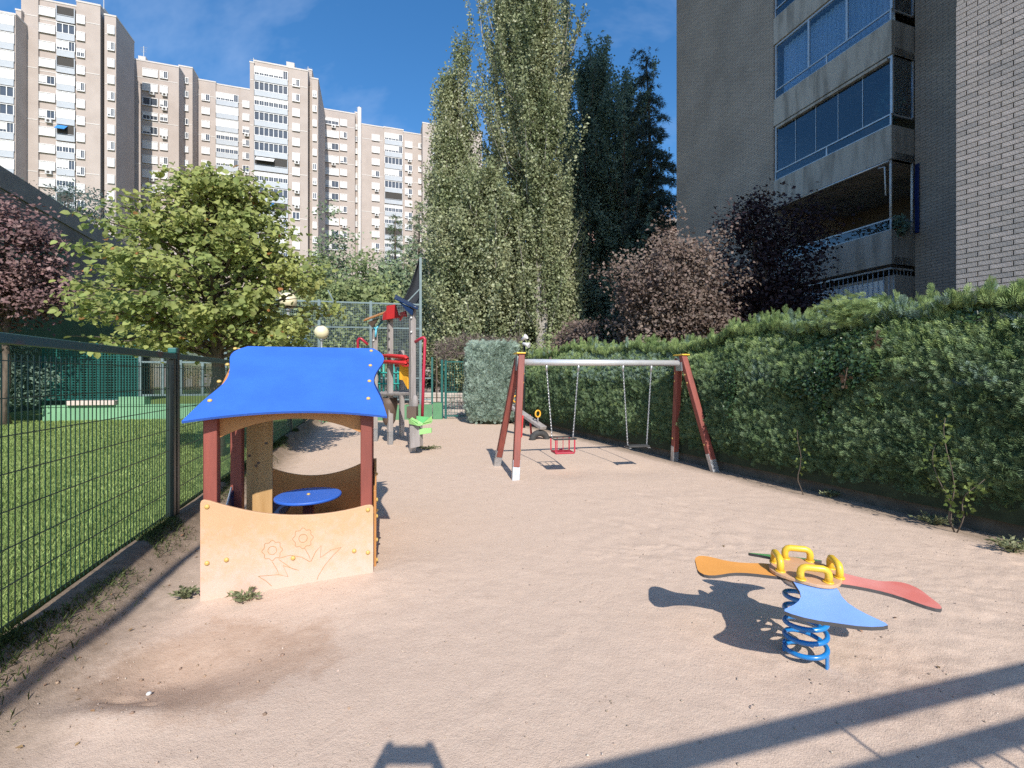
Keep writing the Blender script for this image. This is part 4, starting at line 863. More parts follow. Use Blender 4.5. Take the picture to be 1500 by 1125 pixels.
def conifer(px, d, h, hw, label, lm, nlev=34, per=60, droop=0.25, seed=0, name='conifer', tsz=0.28, lean=0.0, group=None, z0=1.0, tip_droop=False):
    x, y = (px - CX) / F_PX * d, d; root = tree_root(name, x, y, label, 'conifer', group); lr = np.random.default_rng(seed); P_ = []; D_ = []; m = MB()
    top = Vector((x + lean, y, h)); pts = [Vector((x, y, -0.1)), Vector((x + lean * 0.2, y, h * 0.5)), Vector((x + lean * 0.6, y, h * 0.85)), top]
    m.tube(pts, [0.28, 0.17, 0.07, 0.015], 7)
    if tip_droop: P_.append(np.array([np.array(top) + np.array([-0.9 * s, 0, -0.5 * s * s + 0.1]) for s in np.linspace(0, 1, 40)]) + lr.normal(size=(40, 3)) * 0.1); D_.append(np.tile([-0.6, 0, -0.5], (40, 1)) + lr.normal(size=(40, 3)) * 0.4)
    for L_ in range(nlev):
        t = (L_ + lr.random() * 0.8) / nlev; z = z0 + (h - z0) * t; rad = hw * (1 - t) ** 0.8 * lr.uniform(0.7, 1.15) + 0.15
        nb = max(4, int(9 * (1 - t) + 4))
        for k in range(nb):
            az = lr.uniform(0, 6.283); r1 = rad * lr.uniform(0.6, 1.1); cx_ = x + lean * t * t
            a = np.array([cx_, y, z]); e = np.array([cx_ + r1 * math.cos(az), y + r1 * math.sin(az), z - droop * r1 + lr.normal() * 0.1]); mid = (a + e) / 2 + np.array([0, 0, 0.1 * r1])
            n_ = max(6, int(per * r1 / hw)); s = 0.12 + 0.9 * lr.random(n_) ** 0.7
            p = ((1 - s) ** 2)[:, None] * a + (2 * s * (1 - s))[:, None] * mid + (s ** 2)[:, None] * e
            P_.append(p + lr.normal(size=(n_, 3)) * np.array([0.14, 0.14, 0.07])); dd = (e - a) / r1; D_.append(np.tile(dd, (n_, 1)) + lr.normal(size=(n_, 3)) * 0.45 + np.array([0, 0, -0.1]))
            if k % 3 == 0: m.tube([Vector(a), Vector(mid), Vector(e)], [0.03, 0.02, 0.004], 4)
    pos = np.concatenate(P_); yv = np.concatenate(D_); yv /= np.linalg.norm(yv, axis=1, keepdims=True); N = len(pos)
    xv = np.cross(yv, lr.normal(size=(N, 3))); xv /= np.linalg.norm(xv, axis=1, keepdims=True)
    link('crown', scatter('crown', TUFT[0], TUFT[1], pos, xv, yv, np.cross(xv, yv), tsz * (0.6 + 0.7 * lr.random(N)), M[lm]), root)
    m.build('trunk', M['bark'], root); return root
conifer(957, 27, 21.3, 3.5, 'dark drooping cedar beside the plain brick corner of the apartment block', 'needle_dark', nlev=64, per=120, droop=0.42, seed=3, name='cedar', tsz=0.32, lean=-0.45, tip_droop=True, z0=0.6)
CG = 'conifers beyond the court'
conifer(579, 40, 16.4, 3.4, 'grey green conifer beyond the court, the shorter of the two', 'needle', nlev=34, per=34, seed=5, tsz=0.42, group=CG)
conifer(614, 37, 16.4, 3.4, 'grey green conifer beyond the court, the taller one beside the tall poplars', 'needle', nlev=34, per=34, seed=6, tsz=0.42, group=CG)
TG = 'leafy trees behind the court'
for i, (px, py, d, hw, lb) in enumerate(((490, 348, 38, 2.6, 'upright grey green leafy tree behind the court, in front of the white panelled tower'), (452, 395, 31, 2.2, 'low leafy tree behind the court, next to the round leaved tree'),
        (540, 392, 33, 2.6, 'yellowish green leafy tree behind the court, in front of the shorter conifer'), (596, 385, 30, 2.4, 'leafy tree behind the black ball net'), (505, 415, 27, 2.0, 'low bushy tree right behind the tall mesh fence'),
        (560, 420, 26, 1.9, 'small bushy tree behind the tall mesh fence and the climbing frame'), (634, 370, 29, 2.0, 'leafy tree tucked against the left side of the tall poplars'), (420, 430, 36, 3.0, 'broad leafy tree far behind the round leaved tree'))):
    ht = EYE + (HY - py) / F_PX * d; x = (px - CX) / F_PX * d
    broad_tree('leafy_tree', x, d, 1.2, ht * 0.55, (hw, hw, ht * 0.47), 150, 62, LEAF_DIAMOND, 0.27, 'leaf_mid' if i % 3 else 'needle', lb, 0.15, TG, seed=20 + i, spread=0.42, flat=0.9, nlimb=14, up=0.3)
FG = 'trees and shrubs behind the glass court bay'
for i, (px, py, d, hw, lb) in enumerate(((345, 440, 44, 4.0, 'dense tree far behind the glass court bay, hidden in part by the round leaved tree'), (265, 430, 48, 4.0, 'dense tree behind the end of the grey court wall'), (395, 470, 30, 2.6, 'bushy shrub behind the blue windscreen'))):
    ht = EYE + (HY - py) / F_PX * d; x = (px - CX) / F_PX * d
    broad_tree('leafy_tree', x, d, 0.4, ht * 0.52, (hw, hw, ht * 0.5), 130, 60, LEAF_DIAMOND, 0.34, 'leaf_mid', lb, 0.16, FG, seed=40 + i, spread=0.5, flat=0.9, nlimb=12, up=0.3)
broad_tree('feathery_tree', (95 - CX) / F_PX * 36, 36, 10, 14.6, (3.9, 3.0, 2.9), 120, 34, LEAF_NARROW, 0.26, 'needle_dark', 'feathery dark grey green tree peeping over the grey court wall', 0.16, seed=61, spread=0.42, nlimb=40, up=0.2, shell=0.3)
broad_tree('purple_leaf_tree', (8 - CX) / F_PX * 13.2, 13.2, 2.5, 4.6, (1.3, 1.3, 2.3), 250, 46, LEAF_DIAMOND, 0.125, 'leaf_plum_left', 'purple leaved plum tree on the lawn in front of the grey court wall', 0.12, seed=71, spread=0.2, flat=0.9, base_z=LZ, up=0.35)
broad_tree('purple_leaf_tree', (985 - CX) / F_PX * 12.0, 12.0, 1.6, 3.55, (1.62, 1.35, 1.95), 330, 62, LEAF_DIAMOND, 0.10, 'leaf_plum', 'coppery purple plum tree catching the sun behind the hedge', 0.11, seed=72, spread=0.18, flat=0.95, up=0.3, shell=0.4)
broad_tree('purple_leaf_tree', (848 - CX) / F_PX * 14.2, 14.2, 0.9, 2.45, (0.85, 0.8, 0.95), 110, 52, LEAF_DIAMOND, 0.10, 'leaf_plum', 'low coppery plum bush behind the far end of the hedge', 0.07, seed=73, spread=0.17, up=0.3)
broad_tree('purple_leaf_tree', (1122 - CX) / F_PX * 12.9, 12.9, 1.5, 4.1, (1.55, 1.4, 2.7), 300, 56, LEAF_DIAMOND, 0.115, 'leaf_plum_shaded', 'nearly black purple plum tree in shade beside the balconies', 0.12, seed=74, spread=0.22, flat=0.95, up=0.3)
broad_tree('shrub', (798 - CX) / F_PX * 17.5, 17.5, 0.5, 2.0, (1.1, 1.0, 1.2), 90, 50, LEAF_DIAMOND, 0.12, 'leaf_mid', 'green shrub between the bramble arch and the coppery plum bush', 0.06, seed=75, spread=0.2, up=0.4, cat='shrub')
# balcony plants
for k, (s, o, z, rr, lb) in enumerate(((0.08, -0.30, 5.75, 0.28, 'dark trailing plant on the corner of the open balcony'), (0.42, -0.58, 9.35, 0.36, 'tall potted plant behind the side pane of the dark glazed balcony'))):
    c = bf(s, o, z); root = tree_root('potted_plant', c.x, c.y, lb, 'plant', z=c.z - 0.25)
    N = 700; v = unit(N) * rng.random((N, 1)) ** 0.5 * np.array([rr * 0.7, rr, rr * (1.0 if k == 0 else 1.6)]); X, Y, Z = rot_frames(unit(N), rng.uniform(0, 6.28, N))
    link('foliage', scatter('foliage', LEAF_NARROW[0], LEAF_NARROW[1], np.array(c) + v, X, Y, Z, 0.11 + 0.08 * rng.random(N), M['leaf_shade']), root)
    m = MB(); m.tube([c + Vector((0, 0, -0.28)), c + Vector((0, 0, -0.02))], [0.10, 0.14], 12); m.build('pot', M['red_awning'], root)
# small bushes at the low wall on the lawn
for px, py, sz, lb in ((222, 604, 0.55, 'rounded dark green bush in front of the low pale green wall'), (152, 606, 0.32, 'small sparse bush at the foot of the low pale green wall'), (352, 612, 0.5, 'bush at the foot of the glass court bay')):
    c = G(px, 612, LZ); root = tree_root('bush', c.x, c.y, lb, 'bush', z=LZ)
    N = int(2600 * sz); v = unit(N) * (0.5 + 0.5 * rng.random((N, 1))) * np.array([sz * 1.15, sz * 0.7, sz * 0.62]); v[:, 2] = np.abs(v[:, 2])
    X, Y, Z = rot_frames(v + unit(N) * 0.4, rng.uniform(0, 6.28, N))
    link('foliage', scatter('foliage', LEAF_NARROW[0], LEAF_NARROW[1], np.array(c) + v, X, Y, Z, 0.09 + 0.06 * rng.random(N), M['leaf_shade']), root)
    m = MB(); m.tube([c + Vector((0, 0, -0.05)), c + Vector((0, 0, sz * 0.4))], [0.04, 0.015], 6); m.build('stem', M['bark'], root)
# dark shrub under the plum at the left edge
broad_tree('shrub', (0 - CX) / F_PX * 14.2, 14.2, 0.2, 1.5, (1.4, 0.8, 1.4), 150, 60, LEAF_NARROW, 0.14, 'leaf_shade', 'dark dense shrub under the purple plum tree at the lawn edge', 0.06, seed=77, spread=0.2, up=0.3, base_z=LZ, cat='shrub')

# ------------------------------------------------------------------ cypress hedge
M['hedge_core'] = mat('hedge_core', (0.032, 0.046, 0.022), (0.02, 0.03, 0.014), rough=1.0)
M['spray_dark'] = leafm('cypress_dark', (0.155, 0.225, 0.105), (0.09, 0.145, 0.065), 0.32, 0.22, 1.4)
M['spray_light'] = leafm('cypress_light', (0.30, 0.39, 0.15), (0.20, 0.29, 0.105), 0.28, 0.3, 1.6)
M['spray_blue'] = leafm('cypress_blue', (0.25, 0.34, 0.26), (0.16, 0.24, 0.18), 0.28, 0.25, 1.6)
M['ivy_leaf'] = leafm('ivy_leaf', (0.075, 0.125, 0.045), (0.04, 0.08, 0.028), 0.4, 0.2, 1.5, rough=0.35, spec=0.55)
M['creeper_leaf'] = leafm('creeper_leaf', (0.19, 0.24, 0.06), (0.12, 0.17, 0.04), 0.35, 0.35, 2.0)
M['dead_leaf'] = leafm('dead_leaf', (0.105, 0.055, 0.035), (0.075, 0.045, 0.03), 0.3, 0.2)
HEDGE = empty('hedge', hedge_pt(4, -0.5, 0), 0, 'long clipped cypress hedge with pale shoots on top, standing along the sand', 'hedge')
T0, T1 = -3.9, 11.4
def htop(t): return 2.30 + 0.10 * np.sin(t * 0.9) + 0.07 * np.sin(t * 2.3 + 1) + 0.12 * np.clip((-t) / 3, -0.4, 1)
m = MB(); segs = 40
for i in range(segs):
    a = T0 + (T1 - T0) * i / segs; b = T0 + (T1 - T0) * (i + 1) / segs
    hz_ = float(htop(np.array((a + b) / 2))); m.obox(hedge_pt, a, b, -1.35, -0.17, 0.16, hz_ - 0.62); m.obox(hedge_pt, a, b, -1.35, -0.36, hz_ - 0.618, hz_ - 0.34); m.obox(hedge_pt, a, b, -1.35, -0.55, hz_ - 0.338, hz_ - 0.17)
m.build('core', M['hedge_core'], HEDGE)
hr_ = np.random.default_rng(8)
def hedge_np(t, o, z): return np.stack([HA.x + HD.x * t + HN.x * o, HA.y + HD.y * t + HN.y * o, z], -1)
def clumpy(t, z): return vnoise(t * 1.1, z * 1.5, 21) + 0.6 * vnoise(t * 3.1, z * 3.7, 22) + 0.4 * vnoise(t * 7, z * 8, 23)
N = 78000
u = hr_.random(N); t = T0 + (T1 - T0) * u ** 1.35                      # denser near the camera
z = 0.26 + hr_.random(N) * (htop(t) - 0.26)
cl = clumpy(t, z)
prof = -0.06 + 0.14 * cl - 0.16 * np.clip((0.62 - z) / 0.35, 0, 1) - 0.42 * np.clip((z - htop(t) + 0.72) / 0.72, 0, 1) ** 1.7
o = prof - np.abs(hr_.normal(size=N)) * 0.055
pos = hedge_np(t, o, z)
out = np.array([HN.x, HN.y, 0.0]); al = np.array([HD.x, HD.y, 0.0])
yv = out * 0.45 + np.array([0, 0, 0.5]) + al * 0.30 + hr_.normal(size=(N, 3)) * 0.38; yv /= np.linalg.norm(yv, axis=1, keepdims=True)
zv = hr_.normal(size=(N, 3)) * 0.5 + out * 0.55 - al * 0.55 + np.array([0, 0, 0.45]) + np.clip((z - htop(t) + 0.6) / 0.6, 0, 1)[:, None] * np.array([0, 0, 0.8]); xv = np.cross(yv, zv); xv /= np.linalg.norm(xv, axis=1, keepdims=True)
sz = (0.075 + 0.055 * hr_.random(N)) * (1 + 0.02 * np.clip(t, 0, 12))
blue = hr_.random(N) < np.clip((vnoise(t * 0.8, z * 0.5, 31) + 0.5 * vnoise(t * 2.7, z * 2.1, 34) - 0.02) * 1.6, 0, 0.55)
mi = np.where(blue & (z > 1.5), 2, np.where(hr_.random(N) < 0.06 + 0.6 * np.clip((z - htop(t) + 0.72) / 0.5, 0, 1), 1, 0))  # paler sprays near the top: new growth plus sunlight put into the colour
link('foliage', scatter('foliage', SPRAY[0], SPRAY[1], pos, xv, yv, np.cross(xv, yv), sz, [M['spray_dark'], M['spray_light'], M['spray_blue']], matidx=mi), HEDGE)
# top of the hedge and its upright shoots
N = 20000
t = T0 + (T1 - T0) * hr_.random(N) ** 1.2; o = -1.1 * hr_.random(N) ** 1.3 - 0.30
sh = vnoise(t * 4.2, o * 5, 41) + 0.5 * vnoise(t * 11, o * 11, 42)
z = htop(t) - 0.12 + 0.20 * np.clip(sh + 0.15, 0, 1) + hr_.random(N) * 0.10
pos = hedge_np(t, o, z); yv = np.array([0, 0, 1.0]) + out * 0.15 + hr_.normal(size=(N, 3)) * 0.26; yv /= np.linalg.norm(yv, axis=1, keepdims=True)
xv = np.cross(yv, hr_.normal(size=(N, 3))); xv /= np.linalg.norm(xv, axis=1, keepdims=True)
mi = np.where(hr_.random(N) < np.clip(vnoise(t * 0.9, o, 33) * 2.2, 0, 0.6), 2, np.where(hr_.random(N) < 0.8, 1, 0))
link('top_foliage', scatter('top_foliage', SPRAY[0], SPRAY[1], pos, xv, yv, np.cross(xv, yv), 0.085 + 0.07 * hr_.random(N), [M['spray_dark'], M['spray_light'], M['spray_blue']], matidx=mi), HEDGE)
# pointed leading shoots and one longer drooping golden bough
P_ = []; D_ = []; m_ = []
for k in range(430):
    t = T0 + (T1 - T0) * hr_.random() ** 1.15; o = -0.28 - hr_.random() * 0.8; hgt = hr_.uniform(0.05, 0.26); b = hedge_np(np.array(t), np.array(o), np.array(float(htop(np.array(t))) + 0.0)); lean = hr_.normal(size=2) * 0.05
    for j in range(16):
        s = j / 15; P_.append(b + np.array([lean[0] * s, lean[1] * s, hgt * s])); q_ = hr_.normal(size=3) * (0.42 - 0.25 * s); D_.append(np.array([q_[0], q_[1], 1.0])); m_.append(2 if k % 5 == 0 else 1)
for k in range(26):
    b = hedge_np(np.array(0.95 + 0.5 * hr_.random()), np.array(-0.15 - 0.5 * hr_.random()), np.array(2.38 + 0.24 * hr_.random())); dr = al * 1.0 + out * hr_.uniform(0.0, 0.6) + np.array([0, 0, hr_.uniform(-0.1, 0.35)]); L_ = hr_.uniform(0.3, 0.62)
    for j in range(26):
        s = j / 25; P_.append(b + dr * L_ * s + np.array([0, 0, -0.16 * s * s])); q_ = dr + hr_.normal(size=3) * 0.5; D_.append(q_); m_.append(1)
pos = np.array(P_); yv = np.array(D_); yv /= np.linalg.norm(yv, axis=1, keepdims=True); N = len(pos); xv = np.cross(yv, hr_.normal(size=(N, 3))); xv /= np.linalg.norm(xv, axis=1, keepdims=True)
link('shoots', scatter('shoots', SPRAY[0], SPRAY[1], pos, xv, yv, np.cross(xv, yv), 0.07 + 0.045 * hr_.random(N), [M['spray_dark'], M['spray_light'], M['spray_blue']], matidx=np.array(m_)), HEDGE)
# stems at the bare foot
m = MB()
for k in range(30):
    t = T0 + 0.3 + 0.51 * k; p = hedge_pt(t, -0.42 + random.uniform(-.06, .06), -0.05); m.tube([p, p + Vector((random.uniform(-.08, .08), random.uniform(-.05, .05), 0.6))], [0.035, 0.025], 6)
m.build('stems', M['bark'], HEDGE, kind='stuff')
hw_ = MB(); hw_.obox(hedge_pt, T0, T1, -0.55, -0.24, -0.2, 0.17); hw_.build('low_kerb_wall', M['kerb'], label='low concrete kerb wall, darkened for the shade under the overhanging hedge foot', cat='wall')
# ivy draped over the near part of the hedge
IVY = empty('ivy', hedge_pt(0, -0.1, 1.2), 0, 'dark glossy ivy draped over the nearer upper part of the hedge', 'ivy')
IL = ([(0, 0, 0), (-0.5, 0.15, 0.04), (-0.3, 0.5, 0.05), (0, 1, -0.05), (0.3, 0.5, 0.05), (0.5, 0.15, 0.04)], [(0, 3, 2, 1), (0, 5, 4, 3)])
N = 24000; t = hr_.uniform(-3.5, 4.6, N); z = 1.0 + hr_.random(N) * 1.45
dens = vnoise(t * 1.3, z * 1.4, 51) * 1.3 + 0.5 * vnoise(t * 4, z * 4, 52) + 0.75 * (z - 1.75) - 0.05 * np.maximum(t - 1.5, 0) * 2.2
k_ = dens > 0.22; t, z = t[k_], z[k_]; N = len(t); z = np.minimum(z, htop(t) + 0.04)
for (tc_, zc_, ln_) in ((3.0, 1.85, 0.9), (1.62, 1.75, 0.75), (4.3, 1.9, 0.5)):       # hanging strands
    n2 = 420; s = hr_.random(n2); t = np.concatenate([t, tc_ + hr_.normal(size=n2) * 0.07 * (1.1 - 0.5 * s)]); z = np.concatenate([z, zc_ - ln_ * s])
N = len(t); o = 0.02 + 0.14 * clumpy(t, z) - 0.40 * np.clip((z - htop(t) + 0.72) / 0.72, 0, 1) ** 1.7 + hr_.random(N) * 0.06
pos = hedge_np(t, o, z); nr = out * 0.8 + np.array([0, 0, 0.55]) + hr_.normal(size=(N, 3)) * 0.45
X, Y, Z = rot_frames(nr, math.pi + hr_.normal(size=N) * 0.7)
link('foliage', scatter('foliage', IL[0], IL[1], pos, X, Y, Z, 0.028 + 0.026 * hr_.random(N), M['ivy_leaf']), IVY)
# creepers climbing from the ground
for (px, py, h, lb, sd) in ((1222, 718, 0.85, 'thin creeper with sparse leaves climbing the middle of the hedge', 1), (1419, 775, 1.15, 'woody creeper with yellow green leaves climbing the hedge near its close end', 2)):
    g_ = G(px, py); t_ = (g_ - HA.to_3d()).dot(HD.to_3d()); root = empty('creeper', hedge_pt(t_, 0.06, 0), 0, lb, 'creeper'); r_ = random.Random(sd); m = MB(); LP = []
    for s_ in range(3 if sd == 2 else 1):
        p = hedge_pt(t_, 0.06, float(sand_z(g_.x, g_.y)) - 0.02); pts = [p]; hh_ = h * (1 - 0.25 * s_)
        for j in range(10):
            f_ = (j + 1) / 10; pts.append(hedge_pt(t_ + (0.05 + 0.12 * s_ * (1 if s_ % 2 else -1)) * f_ + 0.035 * math.sin(j * 0.75 + sd + s_), 0.06 + 0.05 * math.sin(f_ * 3) + 0.03 * r_.random(), 0.02 + hh_ * f_))
        m.tube(pts, [0.0065 - 0.0004 * j for j in range(11)], 6)
        for q_ in pts[3 if sd != 3 else 2:]:
            for _ in range(5 if sd == 2 else 3): LP.append((q_.x + r_.gauss(0, 0.055), q_.y + r_.gauss(0, 0.055), q_.z + r_.gauss(0, 0.05)))
    m.build('stem', M['bark'], root); N = len(LP); X, Y, Z = rot_frames(np.tile(out, (N, 1)) + hr_.normal(size=(N, 3)) * 0.6 + np.array([0, 0, 0.5]), hr_.uniform(0, 6.28, N))
    link('foliage', scatter('foliage', IL[0], IL[1], np.array(LP), X, Y, Z, 0.028 + 0.026 * hr_.random(N), M['creeper_leaf']), root)
for (px, py, d, lb) in ((1285, 490, 5.2, 'rusty brown dead sprig high on the hedge'), (1240, 545, 5.5, 'rusty brown dead branchlet hanging below the ivy')):
    c = P(px, py, d); t_ = (c - HA.to_3d()).dot(HD.to_3d()); c = hedge_pt(t_, 0.10, c.z); root = empty('dead_sprig', c, 0, lb, 'dead branch')
    N = 24; s = hr_.random(N); pos = np.array(c) + np.outer(s, np.array([-0.03, -0.02, -0.16])) + hr_.normal(size=(N, 3)) * 0.022; yv = unit(N); xv = np.cross(yv, unit(N)); xv /= np.linalg.norm(xv, axis=1, keepdims=True)
    link('foliage', scatter('foliage', SPRAY[0], SPRAY[1], pos, xv, yv, np.cross(xv, yv), 0.05 + 0.02 * hr_.random(N), M['dead_leaf']), root)
    m = MB(); m.tube([c + Vector((0.02, 0.0, 0.05)), c + Vector((-0.03, -0.02, -0.17))], [0.006, 0.002], 5); m.build('stem', M['twig'], root)
# blue green cypress bush by the gate
c = G(721, 619); CB = empty('cypress_bush', (c.x, c.y, 0), 0, 'clipped blue green cypress bush between the gate and the left swing legs', 'bush')
N = 17000; a = hr_.uniform(0, 6.283, N); u = hr_.random(N); hb = 2.60; zz = 0.08 + u * (hb - 0.1)
rad = 0.86 * np.minimum(1, 0.90 + 0.12 * np.sin(zz * 1.2)) * (1 - np.clip((zz - 2.3) / 0.5, 0, 1) ** 2 * 0.6) * (1 - 0.10 * np.clip((0.5 - zz) / 0.5, 0, 1)); rad = rad + 0.10 * (vnoise(a * 2.2, zz * 2, 61) + 0.7 * vnoise(a * 6, zz * 5, 62)) - 0.03 * np.abs(hr_.normal(size=N))
sq = 1 / np.maximum(np.abs(np.cos(a)), np.abs(np.sin(a))) ** 0.55
top = hr_.random(N) < 0.16; rad = np.where(top, rad * np.sqrt(hr_.random(N)), rad); zz = np.where(top, hb - 0.05 + 0.08 * hr_.normal(size=N), zz)
pos = np.stack([c.x + rad * sq * np.cos(a), c.y + 0.8 * rad * sq * np.sin(a), zz], -1); rd = np.stack([np.cos(a), np.sin(a), np.full(N, 0.75)], -1)
yv = rd * np.array([0.5, 0.5, 1.0]) + hr_.normal(size=(N, 3)) * 0.42; yv /= np.linalg.norm(yv, axis=1, keepdims=True); xv = np.cross(yv, hr_.normal(size=(N, 3)) * 0.55 + rd * np.array([1, 1, 0.4])); xv /= np.linalg.norm(xv, axis=1, keepdims=True)
M['spray_glauc'] = leafm('cypress_glaucous', (0.40, 0.50, 0.42), (0.28, 0.37, 0.30), 0.28, 0.2, 2.0)
link('foliage', scatter('foliage', SPRAY[0], SPRAY[1], pos, xv, yv, np.cross(xv, yv), 0.13 + 0.07 * hr_.random(N), M['spray_glauc']), CB)
m = MB(); m.tube([(c.x, c.y, -0.05), (c.x, c.y, 0.5), (c.x, c.y, 2.1)], [0.55, 0.62, 0.45], 12); m.build('core', M['hedge_core'], CB)
# dead bramble arch over the gate
m = MB(); r_ = random.Random(12); BRA = empty('bramble_arch', (-1.4, 17.1, 2.2), 0, 'tangle of dry grey brown bramble stems arching over the gate', 'creeper')
for k in range(1500):
    x = r_.uniform(-2.85, 0.35); z = r_.uniform(2.32, 3.12) + 0.08 * math.sin(x * 3) - (0.25 * max(0, x) ** 2); y = 17.1 + r_.uniform(-0.3, 0.35); d = Vector((r_.gauss(0, 1), r_.gauss(0, 0.5), r_.gauss(0, 0.6))).normalized(); L_ = r_.uniform(0.14, 0.42); p = Vector((x, y, z))
    m.tube([p, p + d * L_ * 0.5 + Vector((0, 0, r_.uniform(-.05, .08))), p + d * L_], [0.007, 0.006, 0.003], 3, cap=False)
m.build('stems', mat('dry_bramble', (0.21, 0.165, 0.145), (0.11, 0.085, 0.075), rough=0.95, scale=3, island=0.35), BRA)
m = MB()
for x0 in (-2.9, 0.4): m.tube([(x0, 17.1, -0.05), (x0, 17.1, 2.45)], 0.025, 6)
m.tube([(-2.9, 17.1, 2.45), (-1.2, 17.1, 2.62), (0.4, 17.1, 2.45)], 0.02, 6); m.build('wire_frame', M['twig'], BRA)
# weeds
M['weed'] = leafm('weed', (0.26, 0.28, 0.15), (0.18, 0.20, 0.10), 0.35, 0.3, 3)
def weed(px, py, w_, n, lb, h=0.07, zz=None):
    c = G(px, py); c.z = float(sand_z(c.x, c.y)); root = empty('weed', c, 0, lb, 'weed'); lr = np.random.default_rng(int(px)); P_ = []; D_ = []; m = MB()
    for k in range(n):
        a = lr.uniform(0, 6.28); L_ = w_ * lr.uniform(0.35, 1.0); e = c + Vector((L_ * math.cos(a), 0.7 * L_ * math.sin(a), h * lr.uniform(0.3, 1.1))); md_ = c.lerp(e, 0.5) + Vector((0, 0, 0.02)); m.tube([c - Vector((0, 0, 0.01)), md_, e], [0.0022, 0.0018, 0.0008], 4, cap=False)
        for j in range(9):
            s = 0.25 + 0.75 * lr.random(); p = c.lerp(md_, s * 2) if s < 0.5 else md_.lerp(e, s * 2 - 1); P_.append(p); D_.append((math.cos(a) + lr.normal() * 0.7, math.sin(a) + lr.normal() * 0.7, 0.5 + lr.normal() * 0.3))
    m.build('stems', M['weed'], root); yv = np.array(D_); yv /= np.linalg.norm(yv, axis=1, keepdims=True); N = len(yv); xv = np.cross(yv, unit(N)); xv /= np.linalg.norm(xv, axis=1, keepdims=True)
    link('leaves', scatter('leaves', LEAF_NARROW[0], LEAF_NARROW[1], np.array([tuple(p) for p in P_]), xv, yv, np.cross(xv, yv), 0.025 + 0.025 * lr.random(N), M['weed']), root)
weed(271, 868, 0.11, 16, 'flat grey green weed at the left corner of the playhouse panel'); weed(358, 872, 0.11, 20, 'spiky green weed in front of the flower drawing on the playhouse')
weed(1366, 768, 0.22, 36, 'green weed at the foot of the hedge above the spring rider', 0.10); weed(1484, 808, 0.20, 40, 'leafy weed at the hedge foot at the edge of the view', 0.12)
weed(1215, 728, 0.16, 24, 'low weed at the foot of the thin creeper'); weed(625, 658, 0.35, 40, 'dry brownish grass tuft at the foot of the climbing frame', 0.06)
st = G(218, 995); MB().sphere((st.x, st.y, float(sand_z(st.x, st.y)) + 0.008), 0.013, 10, 7, 0.7).build('pebble', M['white'], label='single whitish pebble lying in the dug hollow of the sand', cat='pebble')
# ================================================================== playground equipment
def dirty(m, h0, h1, dirt=(0.50, 0.385, 0.28), amount=0.4):           # dried splashes of sand low on a board
    t = m.node_tree; n = t.nodes; l = t.links.new; bs = n['Principled BSDF']; src = bs.inputs['Base Color'].links[0].from_socket
    co = n.new('ShaderNodeTexCoord'); sx = n.new('ShaderNodeSeparateXYZ'); l(co.outputs['Object'], sx.inputs[0])
    nz_ = n.new('ShaderNodeTexNoise'); nz_.inputs['Scale'].default_value = 14; nz_.inputs['Detail'].default_value = 8; nz_.inputs['Roughness'].default_value = 0.7; l(co.outputs['Object'], nz_.inputs['Vector'])
    ad = n.new('ShaderNodeMath'); ad.operation = 'MULTIPLY_ADD'; ad.inputs[1].default_value = -(h1 - h0) * 2.2; l(nz_.outputs['Fac'], ad.inputs[0]); l(sx.outputs['Z'], ad.inputs[2])
    mr = n.new('ShaderNodeMapRange'); mr.inputs['From Min'].default_value = h0 - (h1 - h0) * 1.1; mr.inputs['From Max'].default_value = h1 - (h1 - h0) * 1.1; mr.inputs['To Min'].default_value = amount; mr.inputs['To Max'].default_value = 0.0; l(ad.outputs[0], mr.inputs['Value'])
    k = n.new('ShaderNodeMix'); k.data_type = 'RGBA'; l(mr.outputs['Result'], k.inputs['Factor']); l(src, k.inputs['A']); k.inputs['B'].default_value = tuple(dirt) + (1,); l(k.outputs['Result'], bs.inputs['Base Color'])
def plastic(n, c, **k): return mat(n, c, tuple(x * 0.86 for x in c), **dict(dict(rough=0.42, scale=4, bump=0.06, bscale=90, detail=8), **k))
M['blue_board'] = plastic('blue_board', (0.038, 0.143, 0.60), rough=0.5)
M['tan_board'] = plastic('tan_board', (0.50, 0.225, 0.07), rough=0.5)
M['pale_tan'] = mat('faded_tan_board', (0.585, 0.355, 0.205), (0.55, 0.325, 0.18), rough=0.55, scale=2.5, bump=0.05); dirty(M['pale_tan'], 0.05, 0.5, (0.60, 0.43, 0.355), 0.85)
M['red_wood'] = mat('red_brown_wood', (0.27, 0.066, 0.046), (0.17, 0.044, 0.032), rough=0.6, scale=9, bump=0.4, bscale=25, stretch=(1, 1, 0.12))
M['pine'] = mat('pine_board', (0.52, 0.32, 0.14), (0.42, 0.24, 0.09), rough=0.6, scale=6, stretch=(2, 2, 0.25))
M['grey_wood'] = mat('grey_wood', (0.34, 0.31, 0.295), (0.24, 0.215, 0.20), rough=0.85, scale=9, bump=0.4, stretch=(1, 1, 0.12))
M['galv'] = mat('galvanised', (0.52, 0.53, 0.54), (0.38, 0.39, 0.40), rough=0.4, metal=0.7, scale=14)
M['alu_bright'] = mat('painted_silver', (0.62, 0.63, 0.63), (0.54, 0.55, 0.55), rough=0.35, metal=0.35, scale=6)
M['cap'] = plastic('ochre_cap', (0.62, 0.42, 0.12)); M['yellow'] = plastic('yellow', (0.80, 0.50, 0.045), rough=0.35); M['red'] = plastic('red', (0.55, 0.035, 0.035), rough=0.4)
M['faded_red'] = mat('faded_red_board', (0.72, 0.30, 0.26), (0.60, 0.17, 0.14), rough=0.5, scale=3); M['orange'] = plastic('orange_board', (0.83, 0.37, 0.09), rough=0.5)
